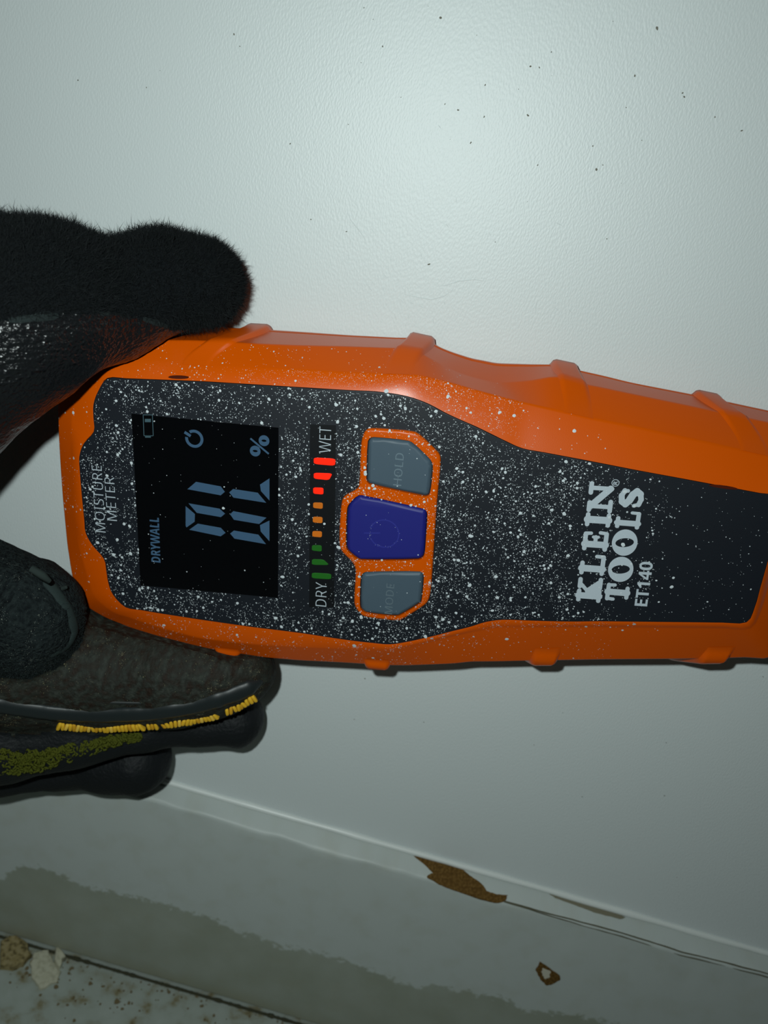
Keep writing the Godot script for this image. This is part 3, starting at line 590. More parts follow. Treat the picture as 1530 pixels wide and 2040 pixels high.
func meter() -> void:
	var root := Node3D.new()
	root.name = "moisture_meter"
	add_child(root)
	root.position = Vector3(METER_AT[0], METER_AT[1], METER_AT[2]) * MM
	root.rotation.z = METER_TURN
	tag(root, "orange handheld moisture meter with a dark paint-spattered faceplate, held flat against the wall", "moisture meter")
	rings = [vec3s(RING0), vec3s(RING1), vec3s(RING2), vec3s(RING3)]
	stations = rings[0].size()

	var orange := mat("orange_rubber", srgb(202, 80, 0), 0.31, 0.33)
	bump(orange, noise_tex(51, 0.16, 512, 2), 0.02, 0.008)
	var plate := mat("faceplate", srgb(17, 22, 30), 0.46, 0.5)
	bump(plate, noise_tex(52, 0.2, 512, 2), 0.02, 0.010)

	# housing: swept through the rings, corners rounded, with the seam of the two halves
	var b := Builder.new()
	var sub := 3
	var n := stations * sub
	var qs := []
	for i in n:
		var s := float(i) / sub
		var r0 := ring_point(0, s); var r1 := ring_point(1, s); var r2 := ring_point(2, s); var r3 := ring_point(3, s)
		var line := [r0 + Vector3(0, 0, -0.9), r0]
		var cut := func(a: Vector3, m: Vector3, c: Vector3, d: float) -> Array:
			var da := minf(d, a.distance_to(m) * 0.4); var dc := minf(d, c.distance_to(m) * 0.4)
			var p := m + (a - m).normalized() * da; var q := m + (c - m).normalized() * dc
			return [p, (p + q) * 0.25 + m * 0.5, q]
		line.append_array(cut.call(r0, r1, r2, 0.4))
		line.append_array(cut.call(r1, r2, r3, 0.35))
		var outw := (r3 - r2); outw = Vector3(r3.x, r3.y, 0).normalized()
		line.append(r2.lerp(r3, 0.80)); line.append(r2.lerp(r3, 0.815) - outw * 0.28); line.append(r2.lerp(r3, 0.845) - outw * 0.28); line.append(r2.lerp(r3, 0.86))
		var c := Vector3(r3.x * 0.955, r3.y * 0.90, 0.35)
		line.append_array(cut.call(r2, r3, c, 0.8))
		line.append(c)
		if i == 0: qs = line
		for p in line: b.pt(p)
	var pn: int = qs.size()
	for i in n:
		var j := (i + 1) % n
		for k in pn - 1:
			b.quad(i * pn + k, i * pn + k + 1, j * pn + k + 1, j * pn + k)
	var back := PackedVector2Array()
	for i in n: back.append(Vector2(b.v[i * pn + pn - 1].x, b.v[i * pn + pn - 1].y))
	var area := 0.0
	for i in n: area += back[i].cross(back[(i + 1) % n])
	var tr := Geometry2D.triangulate_polygon(back)
	var s0 := b.v.size()
	for q in back: b.pt(Vector3(q.x, q.y, 0.35))
	for i in range(0, tr.size(), 3):
		var x := back[tr[i]]; var y := back[tr[i + 1]]; var z := back[tr[i + 2]]
		if (y - x).cross(z - x) > 0.0: b.tri(s0 + tr[i], s0 + tr[i + 2], s0 + tr[i + 1])
		else: b.tri(s0 + tr[i], s0 + tr[i + 1], s0 + tr[i + 2])
	if area < 0.0:   # the rings run clockwise: turn the swept faces over
		for i in range(0, n * (pn - 1) * 6, 3):
			var x := b.t[i + 1]; b.t[i + 1] = b.t[i + 2]; b.t[i + 2] = x
	var housing := obj("housing", b.mesh(), orange, root)
	tag(housing, "glossy orange rubber housing")

	# grip ribs running over the sides
	var ribs := [[-66.0, 1, -58.0, 0.0], [-16.5, 1, -13.5, 0.0], [19.5, 1, 17.0, 0.0], [54.0, 1, 47.0, 0.0], [-52.5, -1, -52.0, 1.0], [-17.5, -1, -17.0, 1.0], [20.0, -1, 17.0, 1.0], [56.0, -1, 51.0, 1.0]]
	ribs[0] = [-57.5, 1, -49.0, 0.0]
	for r in ribs: obj("grip_rib", rib(r[0], r[2], r[1] > 0), orange, root)

	# faceplate
	var edge := PackedVector2Array()
	for i in n:
		var p := ring_point(0, float(i) / sub)
		edge.append(Vector2(p.x, p.y))
	var face := obj("faceplate", slab_mesh(inset(ccw(edge), 0.12), PANEL_W - 0.8, PANEL_W, 0.12), plate, root)
	tag(face, "dark charcoal faceplate")

	# display
	var zs := PANEL_W
	var sq := vec2s(SCREEN)
	var glass := mat("display_glass", srgb(7, 8, 10), 0.12, 0.4)
	var screen := obj("display", slab_mesh(sq, zs - 0.1, zs + 0.06, 0.02), glass, root)
	tag(screen, "black display glass")
	var lit := mat("lit_segment", srgb(40, 62, 82), 0.4, 0.3)
	lit.emission_enabled = true; lit.emission = srgb(74, 108, 138); lit.emission_energy_multiplier = 0.26
	var zt := zs + 0.07
	var pts := vec2s(SEGS); var at := 0
	for k in SEG_SIZES:
		var c := int(k)
		obj("lit_segment", slab_mesh(pts.slice(at, at + c), zt - 0.03, zt + 0.02), lit, screen)
		at += c
	word("DRYWALL", T_DRYWALL, sans_bold, lit, screen, zt)
	# power symbol
	power_icon("power_symbol", vec2s(PWR_ICON), PWR_ICON[6], 0.30, zt, lit, screen)
	# percent sign
	var pc := vec2s(PCT)
	var pb := Builder.new()
	slab(pb, bar(pc[0], pc[1], 0.19), zt - 0.03, zt + 0.02)
	for c in [pc[2], pc[3]]:
		band(pb, rounded(ellipse(c, 1.12, 1.15), 0), ellipse(c, 0.52, 0.24), zt - 0.03, zt + 0.02)
	obj("percent_sign", pb.mesh(), lit, screen)
	# battery symbol
	var bt := vec2s(BATT)
	var faint := mat("faint_segment", srgb(58, 78, 84), 0.4, 0.3)
	faint.emission_enabled = true; faint.emission = srgb(70, 110, 125); faint.emission_energy_multiplier = 0.12
	var tb := Builder.new()
	for i in 4: slab(tb, bar(bt[i], bt[(i + 1) % 4], 0.07), zt - 0.03, zt + 0.02)
	slab(tb, bt.slice(4, 8), zt - 0.03, zt + 0.02)
	slab(tb, bt.slice(8, 12), zt - 0.03, zt + 0.02)
	obj("battery_symbol", tb.mesh(), faint, screen)

	# indicator strip and its nine lights
	var strip := obj("indicator_strip", slab_mesh(vec2s(STRIP), zs - 0.1, zs + 0.03, 0.01), mat("strip_black", srgb(15, 17, 20), 0.4, 0.4), root)
	tag(strip, "black indicator strip")
	var leds := vec2s(LEDS)
	var tints := [srgb(255, 38, 10), srgb(214, 116, 26), srgb(38, 118, 34)]
	var tone := ["red indicator light", "amber indicator light", "green indicator light"]
	for i in 9:
		var m := mat("indicator", tints[i / 3].darkened(0.45), 0.45, 0.3)
		m.emission_enabled = true; m.emission = tints[i / 3]
		m.emission_energy_multiplier = [0.8, 0.45, 0.28][i / 3]
		if i == 0 or i % 3 != 0 or true:
			var lq := rounded(leds.slice(i * 4, i * 4 + 4), 2, 0.14)
			var o := obj("indicator_light", slab_mesh(lq, zs, zs + 0.14, 0.06), m, root)
			tag(o, tone[i / 3])
	var white := mat("white_print", srgb(176, 186, 194), 0.6, 0.3)
	word("WET", T_WET, thin, white, root, zs + 0.05)
	word("DRY", T_DRY, thin, white, root, zs + 0.05)
	word("MOISTURE", T_MOISTURE, thin, white, root, zs + 0.02)
	word("METER", T_METER, thin, white, root, zs + 0.02)

	# button surround (three openings cut through it) and the buttons
	var outer := rounded(ccw(vec2s(BEZEL)), 2, 0.22)
	var hold := rounded(ccw(vec2s(HOLD)), 1, 0.25); var power := rounded(ccw(vec2s(POWER)), 1, 0.25); var mode := rounded(ccw(vec2s(MODE)), 1, 0.25)
	var cm := CSGMesh3D.new()
	cm.name = "button_surround"
	cm.mesh = slab_mesh(outer, zs - 0.3, zs + 0.75, 0.5, true)
	cm.material = orange
	for h in [hold, power, mode]:
		var g := CSGPolygon3D.new()
		g.name = "opening"
		g.operation = CSGShape3D.OPERATION_SUBTRACTION
		var pp := PackedVector2Array()
		for q in inset(h, -0.14): pp.append(q * MM)
		g.polygon = pp
		g.depth = 0.004
		g.position.z = (zs + 2.0) * MM
		g.material = orange
		cm.add_child(g)
	root.add_child(cm)
	tag(cm, "orange surround of the three buttons")
	var grey := mat("grey_rubber", srgb(68, 84, 96), 0.5, 0.4)
	var blue := mat("blue_rubber", srgb(28, 31, 114), 0.5, 0.4)
	var rise := zs + 0.95
	var names := [["hold_button", hold, grey, "grey button with raised lettering, nearest the red lights"], ["power_button", power, blue, "dark blue power button"], ["mode_button", mode, grey, "grey button with raised lettering, nearest the green lights"]]
	for q in names:
		var o := obj(q[0], slab_mesh(q[1], zs - 0.3, rise, 0.75), q[2], root)
		tag(o, q[3])
		if q[0] == "hold_button": word("HOLD", T_HOLD, sans, mat("raised_grey", srgb(98, 114, 124), 0.5, 0.4), o, rise + 0.03)
		elif q[0] == "mode_button": word("MODE", T_MODE, sans, mat("raised_grey", srgb(90, 105, 114), 0.5, 0.4), o, rise + 0.03)
		else: power_icon("raised_power_symbol", vec2s(PWR_BTN), PWR_BTN[6], 0.13, rise + 0.03, mat("raised_blue", srgb(40, 44, 130), 0.5, 0.4), o)

	# maker's name, built as bold slab-serif letters
	logo("KLEIN", T_KLEIN, [0.0, 0.235, 0.44, 0.64, 0.757], [0.215, 0.175, 0.168, 0.112, 0.243], white, root)
	logo("TOOLS", T_TOOLS, [0.0, 0.175, 0.41, 0.648, 0.815], [0.158, 0.225, 0.23, 0.15, 0.185], white, root)
	word("ET140", T_MODEL, sans_bold, white, root, zs + 0.02)
	var rg := Builder.new()
	var rc := Vector2(REG_MARK[0], REG_MARK[1])
	band(rg, ellipse(rc, REG_MARK[2], REG_MARK[2]), ellipse(rc, REG_MARK[2] * 0.82, REG_MARK[2] * 0.82), zs, zs + 0.03)
	obj("registered_ring", rg.mesh(), white, root)
	word("R", [rc.x + 0.38, rc.y - 0.36, PI / 2, 0.72, 0.8], sans_bold, white, root, zs + 0.02)

	var sf := vec2s(SCUFF)
	for i in 2:
		var m := (sf[i * 2] + sf[i * 2 + 1]) * 0.5
		obj("scuff_mark", slab_mesh(ellipse(m, sf[i * 2].distance_to(sf[i * 2 + 1]) * 0.5, 0.3, (sf[i * 2 + 1] - sf[i * 2]).angle(), 14), PANEL_W - 0.4, PANEL_W + 0.12), mat("scuff", srgb(74, 24, 10), 0.7, 0.2), root)

	spatter(root, edge, sq, vec2s(STRIP), outer, hold, power, mode)

func bar(a: Vector2, b: Vector2, r: float) -> PackedVector2Array:
	var d := (b - a).normalized()
	var m := Vector2(-d.y, d.x) * r
	return PackedVector2Array([a - m, b - m, b + m, a + m])

func word(text: String, at: Array, font: Font, m: Material, parent: Node, z: float) -> void:
	var t := TextMesh.new()
	t.text = text
	t.font = font
	t.font_size = 64
	t.pixel_size = 0.01
	t.depth = 0.02
	t.curve_step = 1.0
	var box := t.get_aabb()
	var o := obj("printed_word", t, m, parent)
	var sx: float = at[3] / box.size.x; var sy: float = at[4] / box.size.y
	var x := Vector3(cos(at[2]), sin(at[2]), 0); var y := Vector3(-sin(at[2]), cos(at[2]), 0)
	var org := Vector3(at[0], at[1], z) - x * box.position.x * sx - y * box.position.y * sy
	o.transform = Transform3D(Basis(x * sx * MM, y * sy * MM, Vector3(0, 0, MM * 2.0)), org * MM)

func power_icon(called: String, p: PackedVector2Array, r: float, w: float, z: float, m: Material, parent: Node) -> void:
	var b := Builder.new()
	var dir := (p[1] - p[0]).angle()
	var o := PackedVector2Array(); var i_ := PackedVector2Array()
	for k in 41:
		var a := dir + 0.42 + (TAU - 0.84) * k / 40.0
		o.append(p[0] + Vector2(cos(a), sin(a)) * (r + w))
		i_.append(p[0] + Vector2(cos(a), sin(a)) * (r - w))
	i_.reverse()
	o.append_array(i_)
	slab(b, o, z - 0.06, z + 0.02)
	slab(b, bar(p[1], p[2], w), z - 0.06, z + 0.02)
	obj(called, b.mesh(), m, parent)

const STROKES := {
	"K": [[.27, .08, .27, .92, .135], [.08, .09, .47, .09, .09], [.08, .91, .47, .91, .09], [.36, .46, .78, .88, .075], [.66, .91, .97, .91, .09], [.48, .56, .84, .14, .12], [.62, .09, 1.0, .09, .09]],
	"L": [[.27, .08, .27, .92, .14], [.08, .91, .50, .91, .09], [.08, .09, .78, .09, .09], [.79, .12, .80, .36, .075]],
	"E": [[.27, .08, .27, .92, .135], [.08, .91, .70, .91, .09], [.72, .88, .73, .70, .07], [.3, .5, .58, .5, .08], [.58, .40, .58, .60, .06], [.08, .09, .73, .09, .09], [.75, .12, .77, .34, .07]],
	"I": [[.275, .08, .275, .92, .14], [.08, .91, .47, .91, .09], [.08, .09, .47, .09, .09]],
	"N": [[.24, .08, .24, .92, .085], [.97, .1, .97, .92, .085], [.24, .86, .97, .16, .13], [.08, .91, .38, .91, .09], [.07, .09, .45, .09, .09], [.78, .91, 1.14, .91, .09]],
	"T": [[.38, .08, .38, .92, .135], [.08, .9, .68, .9, .09], [.08, .86, .07, .64, .07], [.68, .86, .69, .64, .07], [.18, .09, .58, .09, .09]],
	"S": [[.70, .66, .70, .80, .07], [.70, .80, .50, .90, .10], [.50, .90, .28, .86, .12], [.28, .86, .19, .70, .13], [.19, .70, .34, .56, .14], [.34, .56, .56, .45, .15], [.56, .45, .70, .30, .14], [.70, .30, .60, .14, .13], [.60, .14, .40, .09, .11], [.40, .09, .20, .16, .10], [.20, .16, .14, .36, .07]]}
const LETTER_WIDTH := {"K": 1.08, "L": .88, "E": .85, "I": .55, "N": 1.22, "T": .76, "S": .86}

func logo(text: String, at: Array, from: Array, wide: Array, m: Material, parent: Node) -> void:
	var x := Vector2(cos(at[2]), sin(at[2])); var y := Vector2(-sin(at[2]), cos(at[2]))
	var z0 := PANEL_W - 0.05; var z1 := PANEL_W + 0.03
	for i in text.length():
		var ch := text[i]
		var b := Builder.new()
		var w: float = wide[i] * at[3]
		var org: Vector2 = Vector2(at[0], at[1]) + x * (from[i] * at[3])
		if ch == "O":
			var o := PackedVector2Array(); var inn := PackedVector2Array()
			for p in ellipse(Vector2(.5, .5), .5, .53, 0, 40): o.append(org + x * p.x * w + y * p.y * at[4])
			for p in ellipse(Vector2(.5, .5), .17, .38, 0.12, 40): inn.append(org + x * p.x * w + y * p.y * at[4])
			band(b, o, inn, z0, z1)
		else:
			var parts: Array[PackedVector2Array] = []
			for s in STROKES[ch]:
				var k := 200.0
				var pl := Geometry2D.offset_polyline(PackedVector2Array([Vector2(s[0], s[1]) * k, Vector2(s[2], s[3]) * k]), s[4] * k, Geometry2D.JOIN_ROUND, Geometry2D.END_ROUND)
				for q in pl: parts.append(q)
			var whole: Array[PackedVector2Array] = [parts[0]]
			var left: Array[PackedVector2Array] = parts.slice(1)
			var guard := 0
			while left.size() and guard < 60:
				guard += 1
				var nxt: PackedVector2Array = left.pop_front()
				var u := Geometry2D.merge_polygons(whole[0], nxt)
				var outs: Array[PackedVector2Array] = []
				for q in u:
					if not Geometry2D.is_polygon_clockwise(q): outs.append(q)
				if outs.size() == 1: whole[0] = outs[0]
				else: left.append(nxt)
			for q in whole + left:
				var r := PackedVector2Array()
				for p in q: r.append(org + x * (p.x / 200.0 / LETTER_WIDTH[ch]) * w + y * (p.y / 200.0) * at[4])
				slab(b, r, z0, z1)
		obj("printed_letter", b.mesh(), m, parent)

# a raised band across one side, from the ridge (fading in) to the widest line
func rib(u_top: float, u_back: float, upper: bool) -> ArrayMesh:
	var st := RING_STARTS
	var lo: float = st[1] if upper else st[5]
	var hi: float = st[4] if upper else st[8]
	var find := func(q: float, u: float) -> float:   # station where the surface at q passes length u
		var ps := lo; var px := shell_point(lo, q).x
		for i in 160:
			var s := lerpf(lo, hi, (i + 1) / 160.0)
			var x := shell_point(s, q).x
			if (px - u) * (x - u) <= 0.0 and absf(x - px) > 1e-6: return lerpf(ps, s, (u - px) / (x - px))
			ps = s; px = x
		return (lo + hi) * 0.5
	var b := Builder.new()
	var rows := 16
	var half := 3.0
	var prof := [[-1.12, -0.25], [-1.0, 0.0], [-0.82, 0.75], [-0.6, 1.0], [0.6, 1.0], [0.82, 0.75], [1.0, 0.0], [1.12, -0.25]]
	for r in rows + 1:
		var q := lerpf(1.0 if upper else 1.62, 3.0, float(r) / rows)
		var f := float(r) / rows
		var u := lerpf(u_top, u_back, smoothstep(0.0, 1.0, f))
		var h := 0.15 + (0.95 * smoothstep(0.1, 0.9, f) if upper else 1.15 * smoothstep(0.03, 0.28, f))
		for p in prof:
			var uu: float = u + p[0] * half
			var s: float = find.call(q, uu)
			var base := shell_point(s, q)
			var nn := shell_normal(s, minf(q, 2.9))
			if q < 2.05 and q > 1.95: nn = (shell_normal(s, 1.9) + shell_normal(s, 2.1)).normalized()
			b.pt(base + nn * (h * p[1] - 0.04))
	# the rib's foot on the back
	for p in prof:
		var uu: float = u_back + p[0] * half
		var s: float = find.call(3.0, uu)
		var base := ring_point(3, s)
		b.pt(base + Vector3(0, -1.6 if upper else 1.6, -1.0) + Vector3(0, (1.0 if upper else -1.0) * 1.0 * p[1], -0.3))
	var w := prof.size()
	for r in rows + 1:
		for i in w - 1:
			var a := r * w + i
			if upper: b.quad(a, a + 1, a + w + 1, a + w)
			else: b.quad(a, a + w, a + w + 1, a + 1)
	# make the faces look outwards
	var c := b.v[(rows / 2) * w + 3]
	var e := (b.v[(rows / 2) * w + 4] - c).cross(b.v[(rows / 2 + 1) * w + 3] - c)
	var want := shell_normal(find.call(2.0, (u_top + u_back) * 0.5), 1.8)
	var fo := (b.v[b.t[1]] - b.v[b.t[0]]).cross(b.v[b.t[2]] - b.v[b.t[0]])
	var mid: int = (rows / 2 * (w - 1) + 3) * 6
	var fn := (b.v[b.t[mid + 1]] - b.v[b.t[mid]]).cross(b.v[b.t[mid + 2]] - b.v[b.t[mid]])
	if fn.dot(want) < 0.0: flipped(b)
	return b.mesh()

# droplets of dried white paint: low domes
func drop(b: Builder, c: Vector3, nn: Vector3, r: float) -> void:
	var x := nn.cross(Vector3(0.3, 1, 0.2)).normalized()
	var y := nn.cross(x).normalized()
	var k := 6 if r < 0.22 else 9
	var tu := rng.randf() * TAU
	var st := rng.randf_range(0.85, 1.35)
	var h := minf(0.10, r * 0.35)
	var s := b.pt(c + nn * h)
	for i in k:
		var a := TAU * i / k
		var d := Vector2(cos(a) * st, sin(a)).rotated(tu) * r * (1.0 if k == 6 else rng.randf_range(0.85, 1.12))
		b.pt(c + x * d.x + y * d.y + nn * (h * 0.25))
	var up := x.cross(y).dot(nn) > 0.0
	for i in k:
		var j := (i + 1) % k
		if up: b.tri(s, s + 1 + i, s + 1 + j)
		else: b.tri(s, s + 1 + j, s + 1 + i)

func drop_size() -> float:
	var r := 0.052 * exp(rng.randfn(0.0, 0.55))
	if rng.randf() < 0.012: r = rng.randf_range(0.22, 0.36)
	return clampf(r, 0.035, 0.40)

func spatter(root: Node3D, edge: PackedVector2Array, sq: PackedVector2Array, strip: PackedVector2Array, outer: PackedVector2Array, hold: PackedVector2Array, power: PackedVector2Array, mode: PackedVector2Array) -> void:
	var paint := mat("dried_paint", srgb(196, 204, 208), 0.5, 0.4)
	var inner := inset(ccw(edge), 0.4)
	var clump := FastNoiseLite.new(); clump.seed = 12; clump.frequency = 0.09; clump.fractal_octaves = 3
	var b := Builder.new()
	for i in 54000:
		var p := Vector2(rng.randf_range(-83, 62), rng.randf_range(-30, 30))
		if not Geometry2D.is_point_in_polygon(p, inner): continue
		var keep := 0.62 + 0.9 * clump.get_noise_2d(p.x, p.y)
		keep *= 1.0 - 0.93 * smoothstep(26.0, 44.0, p.x)
		if p.x < -69.0: keep *= 1.25
		if p.x > -60.0 and p.x < -33.0 and absf(p.y) < 26.0: keep *= 0.8
		if p.x > -20.0 and p.x < 22.0: keep *= 1.25
		var z := PANEL_W
		if Geometry2D.is_point_in_polygon(p, sq):
			keep *= 0.02; z += 0.07
		elif Geometry2D.is_point_in_polygon(p, strip):
			keep *= 0.10; z += 0.06
		elif p.x > -79.5 and p.x < -70.5 and p.y > -9.0 and p.y < 9.0: keep *= 0.55
		elif Geometry2D.is_point_in_polygon(p, outer):
			if Geometry2D.is_point_in_polygon(p, hold) or Geometry2D.is_point_in_polygon(p, mode): keep *= 0.01
			elif Geometry2D.is_point_in_polygon(p, power): keep *= 0.01
			else: keep *= 0.75
			z += 0.76 if keep > 0.03 else 0.96
		elif p.x > 22.5 and p.x < 36.0 and absf(p.y) < 16.0: z += 0.03; keep *= 0.4
		if rng.randf() > keep: continue
		drop(b, Vector3(p.x, p.y, z), Vector3(0, 0, 1), drop_size())
	# worn flecks along the raised lettering and the power mark
	for i in 150:
		var pi := vec2s(PWR_BTN)[0] + Vector2.from_angle(rng.randf() * TAU) * (PWR_BTN[6] + rng.randfn(0, 0.1))
		var tx: Array = T_HOLD if i % 2 else T_MODE
		var q: Vector2 = Vector2(tx[0], tx[1]) + Vector2(cos(tx[2]), sin(tx[2])) * tx[3] * snappedf(rng.randf(), 0.08) + Vector2(-sin(tx[2]), cos(tx[2])) * tx[4] * rng.randf()
		if i % 5 == 0: drop(b, Vector3(q.x, q.y, PANEL_W + 0.97), Vector3(0, 0, 1), rng.randf_range(0.02, 0.04))
		if i % 2: drop(b, Vector3(pi.x, pi.y, PANEL_W + 0.97), Vector3(0, 0, 1), rng.randf_range(0.025, 0.055))
	var o := obj("paint_spatter", b.mesh(), paint, root)
	tag(o, "white paint spatter on the faceplate", "", "", "stuff")
	var c := Builder.new()
	for i in 9000:
		var s := rng.randf_range(0, stations)
		var q := rng.randf_range(0.04, 1.95)
		var p := shell_point(s, q)
		var keep := 0.28 + 0.75 * clump.get_noise_2d(p.x * 1.4 + 60.0, p.y * 1.4)
		if p.y > 0.0 and p.x > -70.0:      # upper side
			if p.x < -15.0: keep *= 0.9 if q > 1.0 else 0.7
			elif p.x < 12.0: keep = keep * 2.2 + 0.1 if q < 1.0 else keep * 0.15
			else: keep *= 0.35 * (1.0 - smoothstep(12.0, 34.0, p.x)) if q < 1.0 else 0.0
		elif p.y < 0.0 and p.x > -70.0:
			keep *= 1.3 * (1.0 - smoothstep(25.0, 47.0, p.x))
		else: keep *= 0.6
		# stations crowd round the left end: thin them there
		if p.x < -70.0: keep *= 0.6
		if rng.randf() > keep: continue
		drop(c, p + shell_normal(s, q) * 0.02, shell_normal(s, q), drop_size() * 1.1)
	for i in 2200:     # the finest mist on the upper bevel
		var s := rng.randf_range(RING_STARTS[1], RING_STARTS[3])
		var q := rng.randf_range(0.15, 1.0)
		var p := shell_point(s, q)
		if rng.randf() > smoothstep(-60.0, -25.0, p.x) * (1.0 - smoothstep(2.0, 16.0, p.x)): continue
		drop(c, p + shell_normal(s, q) * 0.02, shell_normal(s, q), rng.randf_range(0.018, 0.042))
	var o2 := obj("paint_spatter", c.mesh(), paint, root)
	tag(o2, "white paint spatter on the orange rubber", "", "", "stuff")

# ------------------------------------------------------------------ the gloved hand
var seg := []            # [a, b, radius at a, radius at b, group]
var gnoise := FastNoiseLite.new()
const FINGERS := 5

func bones(a: Array, group: int) -> void:
	for i in range(0, a.size() - 4, 4):
		seg.append([Vector3(a[i], a[i + 1], a[i + 2]), Vector3(a[i + 4], a[i + 5], a[i + 6]), a[i + 3], a[i + 7], group])

func smin(a: float, b: float, k: float) -> float:
	var h := maxf(k - absf(a - b), 0.0) / k
	return minf(a, b) - h * h * k * 0.25

var near_group := 0
func field(p: Vector3, use: Array) -> float:
	var d := [1e3, 1e3, 1e3, 1e3, 1e3, 1e3]
	for s in use:
		var ab: Vector3 = s[1] - s[0]
		var ap: Vector3 = p - s[0]
		var t := clampf(ap.dot(ab) / ab.length_squared(), 0.0, 1.0)
		var e: float = (ap - ab * t).length() - lerpf(s[2], s[3], t)
		var g: int = s[4]
		d[g] = smin(d[g], e, 2.5) if d[g] < 900.0 else e
	near_group = 5
	var f := 1e3
	var best := 1e3
	for g in FINGERS:
		var e: float = d[g]
		if e < best: best = e; near_group = g
		f = smin(f, e, 1.4) if f < 900.0 else e
	if d[5] < best - 1.0: near_group = 5
	if d[5] < 900.0: f = smin(f, d[5], 7.0)
	# folds and lumps of the cloth
	var amp := 0.35
	if near_group == 1: amp = 0.7
	elif near_group == 0: amp = 0.30
	elif near_group == 2: amp = 0.22
	f += gnoise.get_noise_3dv(p) * amp
	# pressed flat where it touches the meter
	var l := Vector2(p.x - METER_AT[0], p.y - METER_AT[1]).rotated(-METER_TURN)
	var vt := minf(37.0, 33.4 + maxf(0.0, l.x + 77.5) * 0.25) - maxf(0.0, p.z - 15.5) * 0.9
	var vb := -minf(37.2, 32.2 + maxf(0.0, l.x + 83.0) * 0.16)
	var m := maxf(maxf(l.y - vt, vb - l.y), maxf(-91.0 - l.x, p.z - 21.6))
	m = maxf(m, (l - Vector2(-90.5, 18.0)).dot(Vector2(-0.75, 0.66)))
	m = maxf(m, (l - Vector2(-83.0, -32.2)).dot(Vector2(-0.60, -0.80)))
	f = maxf(f, 0.12 - m)
	f = maxf(f, 0.3 - p.z)
	return f

